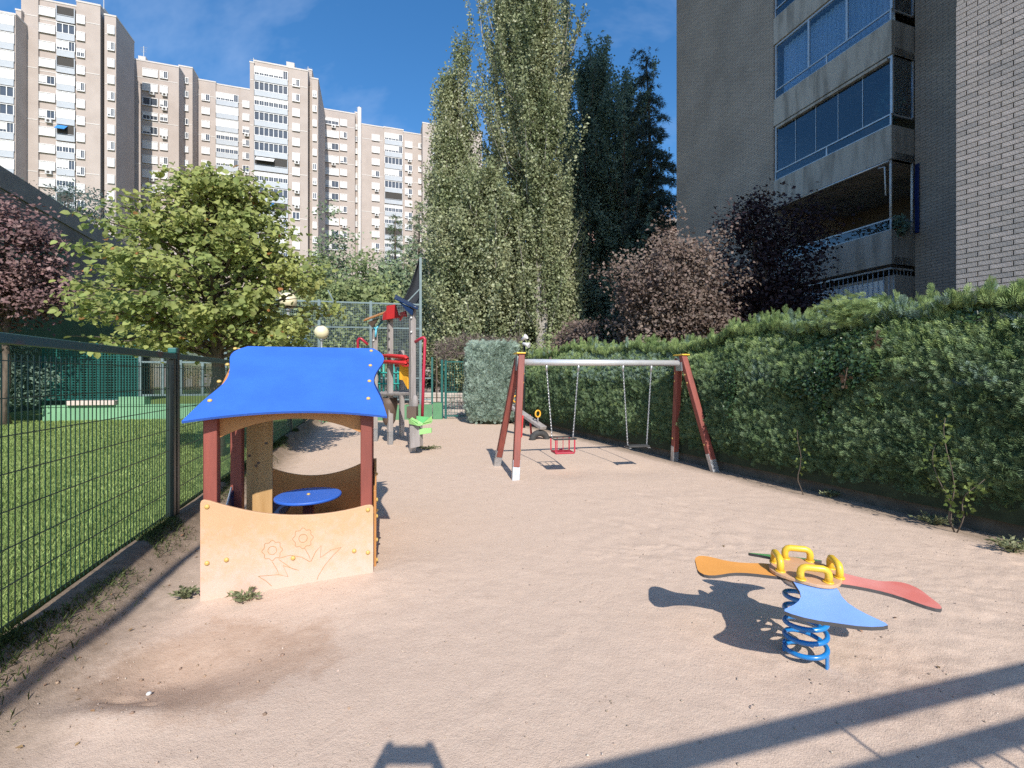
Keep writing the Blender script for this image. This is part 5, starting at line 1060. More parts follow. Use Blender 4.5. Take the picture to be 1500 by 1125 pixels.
M['sky_board'] = plastic('light_blue_board', (0.225, 0.395, 0.82), rough=0.45); M['green'] = plastic('green_board', (0.10, 0.42, 0.12)); M['lime'] = plastic('lime_board', (0.33, 0.62, 0.22))
M['spring_blue'] = mat('spring_blue', (0.012, 0.20, 0.52), (0.010, 0.16, 0.44), rough=0.32, scale=6, coat=0.3); M['edge_black'] = mat('edge_core', (0.075, 0.07, 0.07), rough=0.7)
M['navy'] = plastic('navy_board', (0.012, 0.033, 0.10)); M['teal_plastic'] = plastic('teal_plastic', (0.03, 0.34, 0.30)); M['brown_board'] = plastic('brown_board', (0.11, 0.075, 0.055), rough=0.6); M['amber'] = plastic('amber_board', (0.85, 0.42, 0.04)); M['crimson'] = plastic('crimson_tube', (0.43, 0.025, 0.055), rough=0.35)
M['rubber'] = mat('black_rubber', (0.03, 0.03, 0.03), (0.05, 0.05, 0.048), rough=0.75, scale=9); M['line'] = mat('engraved_line', (0.42, 0.27, 0.13), rough=0.9); M['cyan'] = plastic('cyan_plastic', (0.10, 0.45, 0.60))
def gz(x, y): return float(sand_z(x, y))
# ------------------------------------------------------------------ playhouse
HO = Vector((-2.285, 3.25, 0)); HU = Vector((0.957, 0.29, 0)).normalized(); HV = Vector((-HU.y, HU.x, 0)); HWD, HDP = 1.212, 1.60
def hp(u, v, z): return HO + HU * u + HV * v + Vector((0, 0, z))
HS = empty('playhouse', HO + HU * 0.62 + HV * 0.7, 0, 'open play hut with a curved blue roof, red brown posts and tan panels', 'playhouse')
def hpost(u, v, top, lb=None):
    p = MB(); p.obox(hp, u - 0.045, u + 0.045, v - 0.045, v + 0.045, -0.15, top); return p.build('post', M['red_wood'], HS, bevel=0.008)
for u, v in ((0.055, 0.07), (HWD - 0.055, 0.07), (0.055, HDP - 0.07), (HWD - 0.055, HDP - 0.07)): hpost(u, v, 1.29)
hpost(0.055, 0.70, 1.45)
def arc(u0, u1, z0, zm, n=14, sag=None): return [(u0 + (u1 - u0) * i / n, z0 + (zm - z0) * (1 - (2 * i / n - 1) ** 2)) for i in range(n + 1)]
def rounded(pts): return pts
def front(u, z, w_): return hp(u, w_, z)
# front panel, dipping along the top
top = [(0.0, 0.67), (0.006, 0.69), (0.02, 0.697), (0.06, 0.686)] + [(0.06 + 1.09 * i / 14, 0.686 - 0.125 * (i / 14) - 0.092 * (1 - (2 * i / 14 - 1) ** 2)) for i in range(1, 14)] + [(1.15, 0.561), (1.185, 0.563), (1.204, 0.555), (1.212, 0.54)]
fp = MB(); fp.mi = 0; fp.prism([(0.0, -0.12)] + [(1.212, -0.12)] + top[::-1], front, 0.0, 0.022)
FP = fp.build('front_panel', M['pale_tan'], HS, bevel=0.003)
def boltm(r=0.017):
    m = MB(); m.tube([(0, 0, 0), (0, 0, 0.006), (0, 0, 0.012), (0, 0, 0.015)], [r, r, r * 0.72, r * 0.3], 10); return m.mesh('bolt', M['cap'])
BOLT = boltm()
def bolt(parent, p, nrm, me=BOLT):
    o = link('bolt', me, parent); o.matrix_parent_inverse = WM[parent.name].inverted(); o.location = p; o.rotation_euler = Vector(nrm).to_track_quat('Z', 'Y').to_euler(); return o
nf = -HV
for u, z in ((0.045, 0.645), (1.17, 0.525), (0.045, 0.23), (1.17, 0.18), (0.17, 0.24), (0.62, 0.20), (1.065, 0.205)): bolt(FP, hp(u, 0.0, z), nf)
eng = MB()
def eline(pts, closed=False): eng.tube([hp(u, -0.0006, z) for u, z in pts], 0.0021, 5, closed=closed)
for cu, cz_, r0 in ((0.475, 0.275, 0.075), (0.69, 0.345, 0.078)):
    eline([(cu + r0 * (1 + 0.10 * math.cos(8 * a)) * math.cos(a) * 0.86, cz_ + r0 * (1 + 0.10 * math.cos(8 * a)) * math.sin(a) * 0.95) for a in np.linspace(0, 6.283, 64, endpoint=False)], True)
    eline([(cu + 0.03 * math.cos(a), cz_ + 0.032 * math.sin(a)) for a in np.linspace(0, 6.283, 20, endpoint=False)], True)
eline([(0.38, 0.09), (0.52, 0.085), (0.51, 0.12), (0.475, 0.19)]); eline([(0.38, 0.09), (0.43, 0.05), (0.47, 0.005)]); eline([(0.52, 0.085), (0.585, 0.06), (0.55, 0.15), (0.66, 0.10), (0.61, 0.12), (0.52, 0.20)])
eline([(0.52, 0.21), (0.60, 0.225), (0.68, 0.20), (0.74, 0.155)]); eline([(0.70, 0.27), (0.735, 0.20), (0.745, 0.155), (0.78, 0.23), (0.82, 0.275), (0.815, 0.18), (0.89, 0.23), (0.97, 0.245), (0.91, 0.19), (0.85, 0.12), (0.80, 0.04), (0.79, 0.01)])
eng.build('flower_drawing', M['line'], FP, kind='stuff')
# back panel, side panel, headers
bp_ = MB(); bp_.prism([(0.0, -0.1), (1.212, -0.1), (1.212, 0.66), (1.15, 0.655)] + [(0.06 + 1.09 * (1 - i / 14), 0.655 - 0.15 * (1 - (2 * i / 14 - 1) ** 2)) for i in range(1, 14)] + [(0.06, 0.655), (0.0, 0.66)], front, HDP - 0.022, HDP)
bp_.build('back_panel', M['tan_board'], HS, bevel=0.003)
def side(v, z, w_): return hp(w_, v, z)
sp = MB(); pts = [(0.12, -0.1), (HDP - 0.02, -0.1)] + [(HDP - 0.02 - (HDP - 0.14) * i / 22, 0.60 + 0.075 * math.sin(i * 0.95 + 0.4)) for i in range(23)]
SP = sp.prism(pts, side, HWD + 0.001, HWD + 0.022).build('side_panel', M['tan_board'], HS, bevel=0.003)
for v, z in ((0.16, 0.56), (0.16, 0.42), (0.16, 0.22), (0.16, 0.05), (0.75, 0.3), (HDP - 0.12, 0.5), (HDP - 0.12, 0.2)): bolt(SP, hp(HWD + 0.022, v, z), HU)
for v in (0.088, HDP - 0.06):
    hd = MB(); z0 = 1.27 if v < 1 else 1.275
    low = [(0.09 + (HWD - 0.18) * i / 14, 1.135 + 0.135 * (1 - (2 * i / 14 - 1) ** 2)) for i in range(15)]
    hd.prism([(0.09, 1.335), (0.09, 1.135)] + low[1:-1] + [(HWD - 0.09, 1.135), (HWD - 0.09, 1.335)], front, v, v + 0.02); hd.build('header_board', M['tan_board'], HS, bevel=0.002)
for ue in (0.0, HWD):                                  # gables under the roof ends
    gm = MB(); gm.prism([(0.08, 1.16), (0.25, 1.30), (0.5, 1.30), (HDP - 0.25, 1.30), (HDP - 0.08, 1.16), (HDP - 0.08, 1.30), (HDP / 2, 1.79), (0.08, 1.30)], side, ue + (0.012 if ue == 0 else -0.034), ue + (0.034 if ue == 0 else -0.012)); gm.build('gable_board', M['tan_board'], HS, bevel=0.002)
ib = MB(); ib.obox(hp, 0.085, 0.30, 0.86, 0.882, -0.1, 1.36); IB = ib.build('pine_board', M['pine'], HS, bevel=0.003)
kn = MB()
for z, u in ((0.80, 0.185), (0.775, 0.165), (0.98, 0.25), (0.87, 0.11)): kn.tube([hp(u, 0.8598, z), hp(u, 0.858, z)], 0.013, 10)
kn.build('knot_hole', M['brown_board'], IB, kind='stuff')
lp = MB(); lp.prism([(0.13, -0.1), (0.68, -0.1), (0.68, 0.60), (0.60, 0.60), (0.50, 0.52), (0.36, 0.36), (0.22, 0.30), (0.13, 0.29)], side, 0.02, 0.04); LP_ = lp.build('side_counter_panel', M['navy'], HS, bevel=0.003)
m = MB(); m.tube([hp(0.03, 0.16, 0.30), hp(0.03, 0.36, 0.38), hp(0.03, 0.52, 0.54), hp(0.03, 0.62, 0.64)], 0.008, 6); m.build('edge_strip', M['alu_bright'], LP_)
sb = MB(); sb.obox(hp, 0.10, 0.40, 0.85, 1.38, 0.28, 0.31); sb.build('bench_board', M['navy'], HS, bevel=0.004)
# roof boards with waisted ends
def roofboard(sgn):
    n = 22; prof = []
    for i in range(n + 1):
        s = i / n                                     # 0 at eaves, 1 at ridge
        fl = 0.115 * (1 - s) ** 2.4 - 0.055 * math.exp(-((s - 0.48) / 0.20) ** 2) + 0.03 * math.exp(-((s - 0.85) / 0.12) ** 2)
        fr_ = 0.075 * (1 - s) ** 2.6 - 0.045 * math.exp(-((s - 0.45) / 0.18) ** 2) + 0.06 * math.exp(-((s - 0.82) / 0.15) ** 2)
        if s > 0.86: fl -= 0.075 * ((s - 0.86) / 0.14) ** 2.5; fr_ -= 0.05 * ((s - 0.86) / 0.14) ** 2.5
        prof.append((s, (fl, fr_)))
    mb = MB(); e0 = -0.12; r0 = HDP / 2
    def q_(u, s, th):
        v = e0 + (r0 - e0) * s; z = 1.272 + (1.862 - 1.272) * s
        if s == 0: pass
        if sgn < 0: v = HDP - v
        # thickness along the board normal
        ny, nz_ = -(1.862 - 1.272), (r0 - e0); ll = math.hypot(ny, nz_); ny, nz_ = ny / ll, nz_ / ll
        return hp(u, v + (ny if sgn > 0 else -ny) * th, z + nz_ * th)
    cols_ = 24; V = []; F = []
    for th in (0.0, 0.02):
        for s, fl in prof:
            for k in range(cols_ + 1):
                f_ = k / cols_; u = 0.045 - fl[0] + (HWD - 0.015 + fl[0] + fl[1]) * f_
                s2 = s + (0.085 * (1 - (2 * f_ - 1) ** 2) * (1 - s) ** 3)
                V.append(q_(u, s2, th))
    W = cols_ + 1; H_ = n + 1
    for layer in (0, 1):
        b = layer * W * H_
        for i in range(n):
            for k in range(cols_):
                f = (b + i * W + k, b + i * W + k + 1, b + (i + 1) * W + k + 1, b + (i + 1) * W + k); F.append(f if (layer == 1) == (sgn > 0) else f[::-1])
    rim = [i for i in range(W)] + [(i + 1) * W + W - 1 for i in range(n)] + [n * W + k for k in range(W - 2, -1, -1)] + [i * W for i in range(n - 1, 0, -1)]
    for a, b in zip(rim, rim[1:] + rim[:1]): f = (a, b, b + W * H_, a + W * H_); F.append(f if sgn > 0 else f[::-1])
    mb.add(V, F); o = mb.build('roof', M['blue_board'], HS)
    nv = Vector(((HV * (-(0.59)) * (1 if sgn > 0 else -1))) + Vector((0, 0, r0 - e0))).normalized()
    for s in (0.22, 0.46, 0.70, 0.95):
        for u in (0.045 - 0.02 * s, HWD - 0.045 + 0.02 * s): bolt(o, q_(u, s, 0.02), nv)
    return o
roofboard(1); roofboard(-1)
tb = empty('round_table', hp(0.62, 0.80, 0), 0, 'round blue play table on a dark post inside the open hut', 'table')
c = hp(0.62, 0.80, 0); m = MB(); m.tube([c + Vector((0, 0, z)) for z in (0.460, 0.464, 0.482, 0.486)], [0.285, 0.292, 0.292, 0.285], 40); m.build('tabletop', M['blue_board'], tb)
m = MB(); m.obox(lambda a, b, z: c + HU * a + HV * b + Vector((0, 0, z)), -0.045, 0.045, -0.045, 0.045, -0.1, 0.459); m.build('leg', M['red_wood'], tb, bevel=0.006)
bolt(tb, c + Vector((0, 0, 0.486)), (0, 0, 1))
# ------------------------------------------------------------------ swing
SW = empty('swing_stand', (1.6, 7.7, 0), 0, 'swing stand of two red brown timber A frames and a silver crossbar', 'swing stand')
SL = dict(a=(Vector((0.053, 6.89, 0)), Vector((0.155, 7.36, 1.985))), b=(Vector((-0.27, 7.94, 0)), Vector((0.115, 7.50, 1.985))), c=(Vector((3.445, 7.54, 0)), Vector((3.045, 7.93, 2.0))), d=(Vector((3.096, 8.455, 0)), Vector((3.03, 8.07, 2.0))))
for k in 'abcd':
    p, q_ = SL[k]; dr = (q_ - p).normalized(); g0 = gz(p.x, p.y)
    lg = empty('leg', p); lg.parent = SW; lg.matrix_parent_inverse = WM[SW.name].inverted()
    m = MB(); m.bar(p + dr * 0.19, q_ - dr * 0.06 if k in 'bd' else q_, 0.105, 0.105, up=(0.97, 0.2, 0)); tmb = m.build('timber', M['red_wood'], lg, bevel=0.012)
    m = MB(); m.bar(p - dr * 0.1 + Vector((0, 0, g0)), p + dr * 0.30, 0.085, 0.118, up=(0.97, 0.2, 0)); m.build('steel_foot', M['galv'], lg, bevel=0.004)
    for h in (0.45, 1.55, 1.7): bolt(tmb, p + dr * h + Vector((0.053 if k in 'ab' else -0.053, 0.0, 0)), (1 if k in 'ab' else -1, 0, 0))
B0 = Vector((0.13, 7.42, 1.845)); B1 = Vector((3.06, 8.0, 1.845)); BD = (B1 - B0).normalized()
m = MB(); m.tube([B0, B1], 0.054, 20); m.build('crossbar', M['alu_bright'], SW)
for q_, sg in ((B0, 1), (B1, -1)):
    m = MB(); m.bar(q_ + Vector((0, 0, 0.10)) - BD * 0.05, q_ + Vector((0, 0, -0.14)) - BD * 0.05, 0.02, 0.20, up=BD.cross(Vector((0, 0, 1)))); m.build('bracket', M['galv'], SW, bevel=0.003)
    m = MB(); m.obox(lambda a, b, z: q_ + BD * a + BD.cross(Vector((0, 0, 1))) * b + Vector((0, 0, z)), -0.08, 0.07, -0.15, 0.15, 0.135, 0.16); m.build('cap', M['yellow'], SW, bevel=0.008)
def chain_link():
    m = MB(); n = 12; m.tube([(0.0085 * math.cos(a), 0, 0.017 * math.sin(a)) for a in np.linspace(0, 6.283, n, endpoint=False)], 0.0034, 5, closed=True); return m.mesh('chain_link', M['galv'])
CHL = chain_link()
def chain(parent, p, q_):
    ce = empty('chain', p); ce.parent = parent; ce.matrix_parent_inverse = WM[parent.name].inverted(); n = int((p - q_).length / 0.027); dr = (q_ - p)
    m = MB()
    for i in range(n + 1):
        a = p + dr * (i / n); base = len(m.v); ph = 0 if i % 2 else math.pi / 2; k = 10; z = dr.normalized(); x = z.orthogonal().normalized(); y = z.cross(x); sx_ = x * math.cos(ph) + y * math.sin(ph)
        m.tube([a + sx_ * (0.0095 * math.cos(t)) + z * (0.0195 * math.sin(t)) for t in np.linspace(0, 6.283, k, endpoint=False)], 0.0042, 5, closed=True)
    m.build('links', M['galv'], ce, kind='stuff')
    hg = MB(); hg.tube([p + Vector((0, 0, 0.045)), p + Vector((0, 0, -0.07))], [0.026, 0.018], 8); hg.build('hanger', M['galv'], ce)
def swing(label, f0, f1, zt, w_, kind):
    a = B0.lerp(B1, f0) - Vector((0, 0, 0.075)); b = B0.lerp(B1, f1) - Vector((0, 0, 0.075)); mid = (a + b) / 2; lw_ = w_
    sa = Vector((mid.x, mid.y, zt)) - BD * lw_ / 2; sb_ = Vector((mid.x, mid.y, zt)) + BD * lw_ / 2
    root = empty('swing', (mid.x, mid.y, 0.3), 0, label, 'swing'); chain(root, a, sa); chain(root, b, sb_)
    fr = BD.cross(Vector((0, 0, 1))); cm = Vector((mid.x, mid.y, 0))
    def sf(x, y, z): return cm + BD * x + fr * y + Vector((0, 0, z))
    if kind == 'flat':
        m = MB(); m.obox(sf, -0.20, 0.20, -0.085, 0.085, zt - 0.035, zt - 0.003); m.build('seat', M['rubber'], root, bevel=0.01)
        for x in (-w_ / 2, w_ / 2): m = MB(); m.obox(sf, x - 0.02, x + 0.02, -0.1, 0.1, zt - 0.045, zt - 0.036); m.build('seat_bracket', M['galv'], root)
    else:
        s2 = MB(); s2.obox(sf, -0.17, 0.17, -0.14, 0.14, zt - 0.26, zt - 0.23); s2.build('seat', M['crimson'], root, bevel=0.008)
        m = MB(); m.tube([sf(x, y, zt - 0.008) for x, y in ((-0.19, -0.15), (0.19, -0.15), (0.19, 0.15), (-0.19, 0.15))], 0.016, 8, closed=True); m.build('rim', M['rubber'], root)
        for x, y in ((-0.165, -0.145), (0.165, -0.145), (-0.165, 0.145), (0.165, 0.145), (-0.05, -0.148), (0.055, -0.148)): m = MB(); m.bar(sf(x, y, zt - 0.232), sf(x, y, zt - 0.024), 0.022 if abs(x) > 0.1 else 0.012); m.build('upright', M['crimson'], root)
        m = MB(); m.tube([sf(0.0, -0.12, zt - 0.235), sf(0.03, -0.17, zt - 0.25)], 0.028, 8); m.build('crotch_guard', M['crimson'], root)
    return root
swing('red toddler swing seat with a cage rim hanging on chains', 0.155, 0.345, 0.565, 0.37, 'cage'); swing('flat black swing seat hanging on chains near the hedge', 0.62, 0.80, 0.40, 0.36, 'flat')
# ------------------------------------------------------------------ four seat spring rider
RO = Vector((1.70, 2.57, 0)); RZ = 0.462
RID = empty('spring_rider', RO, 0, 'four seat spring rocker with orange, red, blue and green wings on a blue coil', 'spring rider')
rot0 = R(-17)
PADDLE = [(0.05, 0.06), (0.12, 0.09), (0.20, 0.088), (0.27, 0.078), (0.33, 0.076), (0.38, 0.083), (0.42, 0.098), (0.46, 0.122), (0.50, 0.142), (0.535, 0.148), (0.56, 0.14), (0.578, 0.115), (0.588, 0.08)]
FISH = [(0.05, 0.06), (0.12, 0.10), (0.18, 0.10), (0.235, 0.096), (0.28, 0.104), (0.32, 0.125), (0.355, 0.155), (0.385, 0.19), (0.405, 0.212), (0.42, 0.216), (0.435, 0.19), (0.45, 0.14), (0.458, 0.08)]
def wing(ang, mm, colour_label, rows, dr):
    er = Vector((math.cos(ang), math.sin(ang), 0)); et = Vector((-math.sin(ang), math.cos(ang), 0)) ; V = []; F = []; n = len(rows); K = 8
    for th in (0, 1):
        for r_, b in rows:
            a = -b
            for k in range(K + 1):
                t_ = a + (b - a) * k / K; z = RZ - dr * max(0, r_ - 0.17)
                V.append(RO + er * r_ + et * t_ + Vector((0, 0, z - (0.018 if th == 0 else 0.0))))
    W = K + 1
    for th in (0, 1):
        b0 = th * n * W
        for i in range(n - 1):
            for k in range(K): f = (b0 + i * W + k, b0 + (i + 1) * W + k, b0 + (i + 1) * W + k + 1, b0 + i * W + k + 1); F.append(f if th == 1 else f[::-1])
    mb = MB(); mb.mi = 0; mb.add(V, F); mb.mi = 1
    rim = list(range(W)) + [(i + 1) * W + K for i in range(n - 1)] + [(n - 1) * W + k for k in range(K - 1, -1, -1)] + [i * W for i in range(n - 2, 0, -1)]
    mb.add(V, [(a, a + n * W, b + n * W, b) for a, b in zip(rim, rim[1:] + rim[:1])])
    return mb.build('seat_wing', [mm, M['edge_black']], RID, label=colour_label)
wing(-math.pi / 2 + rot0, M['sky_board'], 'light blue wing', FISH, 0.16); wing(0 + rot0, M['faded_red'], 'faded red wing', PADDLE, 0.13); wing(math.pi / 2 + rot0, M['green'], 'green wing', FISH, 0.26); wing(math.pi + rot0, M['orange'], 'orange wing', PADDLE, 0.05)
m = MB(); dk = [(0.185 * math.cos(a) * (1 + 0.06 * math.cos(4 * a)), 0.185 * math.sin(a) * (1 + 0.06 * math.cos(4 * a))) for a in np.linspace(0, 6.283, 40, endpoint=False)]
m.prism([(x, y) for x, y in dk], lambda a, b, z: RO + Vector((a, b, z)), RZ + 0.002, RZ + 0.020); m.build('deck', M['pale_tan'], RID, bevel=0.003)
for k in range(4):
    ang = rot0 + k * math.pi / 2; er = Vector((math.cos(ang), math.sin(ang), 0)); et = Vector((-math.sin(ang), math.cos(ang), 0)); b = RO + er * 0.145 + Vector((0, 0, RZ + 0.015))
    hh = 0.042; pts = [b - et * 0.065, b - et * 0.068 + Vector((0, 0, hh))] + [b + et * (-0.068 + 0.03 * (1 - math.cos(a))) + Vector((0, 0, hh + 0.033 * math.sin(a))) for a in (0.5, 1.0, 1.5)] + [b + et * (0.068 - 0.03 * (1 - math.cos(a))) + Vector((0, 0, hh + 0.033 * math.sin(a))) for a in (1.5, 1.0, 0.5)] + [b + et * 0.068 + Vector((0, 0, hh)), b + et * 0.065]
    m = MB(); m.tube(pts, 0.019, 10); hnd = m.build('handle', M['yellow'], RID)
    for sg in (-1, 1): m = MB(); m.tube([b + et * 0.065 * sg + Vector((0, 0, 0.003)), b + et * 0.065 * sg + Vector((0, 0, 0.012))], 0.026, 12); m.build('handle_foot', M['yellow'], hnd)
m = MB(); n = 230; turns = 5.9
m.tube([RO + Vector((0.104 * math.cos(0.6 + 6.2832 * turns * i / n), 0.104 * math.sin(0.6 + 6.2832 * turns * i / n), 0.006 + 0.42 * min(1, max(0, (i / n - 0.04) / 0.92)))) for i in range(n + 1)], 0.0135, 10); m.build('spring', M['spring_blue'], RID)
m = MB(); m.tube([RO + Vector((0, 0, RZ - 0.055)), RO + Vector((0, 0, RZ - 0.02))], 0.125, 24); m.build('spring_plate', M['galv'], RID)
for a in (2.4, 5.35): m = MB(); p = RO + Vector((0.108 * math.cos(a), 0.108 * math.sin(a), -0.04)); m.bar(p, p + Vector((0, 0, 0.075)), 0.035, 0.012, up=(math.cos(a), math.sin(a), 0)); m.build('clamp', M['spring_blue'], RID, bevel=0.004)
# ------------------------------------------------------------------ see-saw
SS = empty('seesaw', (0.38, 11.8, 0), 0, 'grey plank see saw on a red stand with yellow rings, beyond the left swing legs', 'see saw')
p0 = Vector((0.80, 11.25, 0.30)); p1 = Vector((-0.04, 12.4, 0.80)); sd_ = (p1 - p0).normalized(); su = Vector((0, 0, 1)); sxv = sd_.cross(su).normalized()
m = MB(); m.bar(p0, p1, 0.20, 0.08); m.build('plank', M['grey_wood'], SS, bevel=0.01)
pm = (p0 + p1) / 2
for sg in (-1, 1): m = MB(); m.bar(pm + sxv * 0.13 * sg + Vector((0.04 * sg, 0, -0.62)), pm + sxv * 0.12 * sg + Vector((0, 0, 0.03)), 0.05, 0.09); m.build('stand', M['red'], SS, bevel=0.006)
for q_, t in ((p0, 0.24), (p1, -0.24)):
    hb = q_ + sd_ * t; c = hb + Vector((0, 0, 0.27)); ang = np.linspace(0, 6.283, 16, endpoint=False)
    m = MB(); m.tube([hb, hb + Vector((0, 0, 0.2))], 0.016, 8); st_ = m.build('handle_post', M['grey_wood'], SS)
    m = MB(); m.tube([c + sxv * (0.08 * math.cos(a)) + Vector((0, 0, 0.085 * math.sin(a))) for a in ang], 0.021, 8, closed=True); m.build('ring_handle', M['amber'], SS)
ty = empty('tyre', (0.70, 11.32, 0), 0, 'half buried black tyre under the lower end of the see saw', 'tyre')
m = MB(); m.tube([Vector((0.70, 11.32, 0.0)) + Vector((0.93, 0.35, 0)) * (0.20 * math.cos(a)) + Vector((0, 0, 0.17 * math.sin(a))) for a in np.linspace(0, 6.283, 24, endpoint=False)], 0.085, 10, closed=True); m.build('tyre_body', M['rubber'], ty)
# ------------------------------------------------------------------ climbing frame
CF = empty('climbing_frame', (-2.6, 10.2, 0), 0, 'tall climbing frame of grey posts with navy and brown roofs and red panels', 'climbing frame')
P1, P2, P3, P4 = Vector((-3.40, 11.0, 0)), Vector((-2.87, 10.45, 0)), Vector((-2.12, 9.45, 0)), Vector((-2.92, 11.75, 0))
def cpost(p, top, foot=True, w_=0.115, ln=0.0):
    q_ = MB(); q_.obox(lambda a, b, z: p + Vector((a * 0.8 - b * 0.6, a * 0.6 + b * 0.8, z)), -w_ / 2, w_ / 2, -w_ / 2, w_ / 2, 0.30 if foot else -0.1, top); o = q_.build('post', M['grey_wood'], CF, bevel=0.01)
    if foot: f_ = MB(); f_.obox(lambda a, b, z: p + Vector((a * 0.8 - b * 0.6, a * 0.6 + b * 0.8, z)), -0.05, 0.05, -0.062, 0.062, -0.15, 0.33); f_.build('steel_foot', M['galv'], o, bevel=0.004)
    return o
o1 = cpost(P1, 2.78); o2 = cpost(P2, 3.05); o3 = cpost(P3, 3.1); o4 = cpost(P4, 2.3)
for o_, p, zz in ((o1, P1, (2.5, 1.95)), (o2, P2, (2.9, 2.7, 2.5, 2.25, 2.0)), (o3, P3, (2.85, 2.55))):
    for z in zz: m = MB(); c = p + Vector((0.0, -0.085, z)); m.tube([c, c + Vector((0, -0.03, 0))], 0.02, 8); m.build('bolt_cap', M['white'] if o_ is not o2 else M['rubber'], o_)
def slab(name, pts, th, mm):
    pts = [Vector(p) for p in pts]; nn = (pts[1] - pts[0]).cross(pts[2] - pts[0]).normalized(); b = MB(); k = len(pts); V = pts + [p + nn * th for p in pts]
    b.add(V, [list(range(k))[::-1], [k + i for i in range(k)]] + [(i, (i + 1) % k, k + (i + 1) % k, k + i) for i in range(k)]); return b.build(name, mm, CF, bevel=0.004)
dP = 10.3
slab('brown_roof', [P(533, 471, 10.9), P(569, 457.5, 10.5), P(571, 455, 11.6), P(536, 468, 12.0)], 0.03, M['tan_board'])
slab('roof_gusset', [P(538, 472, 10.9), P(554, 466, 10.75), P(545, 480, 10.85)], 0.04, M['brown_board'])
slab('red_panel', [P(566, 448, 10.35), P(578, 446, 10.2), P(584, 465, 10.1), P(566, 468, 10.3)], 0.04, M['red']); slab('red_panel', [P(561, 459, 10.55), P(566, 454, 10.4), P(568, 468, 10.35), P(560, 469, 10.5)], 0.04, M['red'])
slab('red_panel', [P(584, 459, 10.0), P(593, 455, 9.7), P(595, 464, 9.6), P(589, 463, 9.8)], 0.03, M['red']); slab('red_panel', [P(584, 462, 10.05), P(590, 462, 9.8), P(585, 470, 10.0)], 0.03, M['red'])
slab('navy_roof', [P(577, 438, 9.5), P(611.5, 454, 9.2), P(613, 451.5, 10.1), P(579, 433, 10.4)], 0.03, M['navy']); slab('roof_gusset', [P(584, 442, 9.47), P(605, 453, 9.3), P(603, 462, 9.32), P(596, 456, 9.36)], 0.04, M['navy'])
m = MB(); m.tube([P(525, 530, 10.9), P(524, 499, 10.9), P(526, 496, 10.9), P(529, 496, 10.9), P(539, 505, 10.95)], 0.032, 8); m.build('grab_rail', M['crimson'], CF)
m = MB(); m.tube([P(604, 503, 9.5), P(618, 495, 9.3), P(621, 494.5, 9.3), P(622.5, 497, 9.3), P(620.5, 550, 9.3), P(618.5, 612, 9.3)], 0.033, 8); m.build('slide_pole', M['crimson'], CF)
for k, (za, zb_) in enumerate(((522, 527), (531, 534))): m = MB(); m.tube([P(545, za, 10.9), P(570, za - 1, 10.3), P(594, za + 1, 9.55), P(599, zb_, 9.5), P(580, zb_ + 1, 10.4)], 0.045, 8); m.build('guard_rail', M['red'], CF)
slab('amber_panel', [P(585, 534, 9.9), P(596, 534, 9.75), P(597, 570, 9.75), P(590, 557, 9.85), P(585, 556, 9.9)], 0.05, M['amber'])
for px in (551, 556, 562, 577, 583): m = MB(); m.tube([P(px, 531, 11.2), P(px, 577, 11.2)], 0.028, 6); m.build('ladder_rail', M['teal_plastic'], CF)
for py in (546, 562): m = MB(); m.tube([P(548, py, 11.17), P(585, py, 11.17)], 0.022, 6); m.build('ladder_rung', M['teal_plastic'], CF)
m = MB(); m.tube([P(548, 480, 10.92), P(551, 482, 10.9), P(553.5, 478, 10.95), P(560, 470, 11.2)], 0.03, 8); m.build('hook', M['cyan'], CF); m = MB(); m.tube([P(551, 482, 10.9), P(550, 494, 10.9)], 0.026, 8); m.build('hook', M['cyan'], CF)
slab('deck', [P(549, 580, 10.9), P(601, 579, 9.5), P(600, 574.5, 10.5), P(551, 575, 11.8)], 0.05, M['grey_wood'])
m = MB(); c = P(570, 583, 10.55); tp_ = c; m.tube([Vector((c.x, c.y, z)) for z in (1.10, 0.95, 0.55, 0.46)], [0.19, 0.20, 0.145, 0.09], 16); m.build('bucket', M['brown_board'], CF)
q_ = MB(); c = P3 + Vector((0.075, -0.10, 0)); q_.tube([c + Vector((0, 0, z)) for z in (0.75, 1.10, 1.18, 1.22)], [0.07, 0.07, 0.055, 0.02], 10); q_.build('stub_post', M['grey_wood'], CF)
slab('brown_box', [P(598, 612, 9.3), P(612, 612, 9.3), P(612, 595, 9.3), P(598, 595, 9.3)], 0.15, M['brown_board'])
slab('green_tread', [P(598, 612, 9.2), P(612, 620, 9.0), P(618, 623, 9.0), P(631, 612, 9.2), P(632, 620, 9.2), P(612, 624, 8.98), P(599, 621, 9.2)], 0.05, M['lime'])
slab('green_tread', [P(614, 628, 9.1), P(632, 627, 9.1), P(632, 634, 9.1), P(614, 637, 9.1)], 0.06, M['lime']); slab('green_tread', [P(607, 609, 9.18), P(630, 611, 9.18), P(617, 622, 9.15)], 0.03, M['green'])
slab('side_board', [P(600, 624, 9.15), P(614, 623, 9.1), P(615, 654, 9.1), P(601, 657, 9.12)], 0.16, M['grey_wood'])
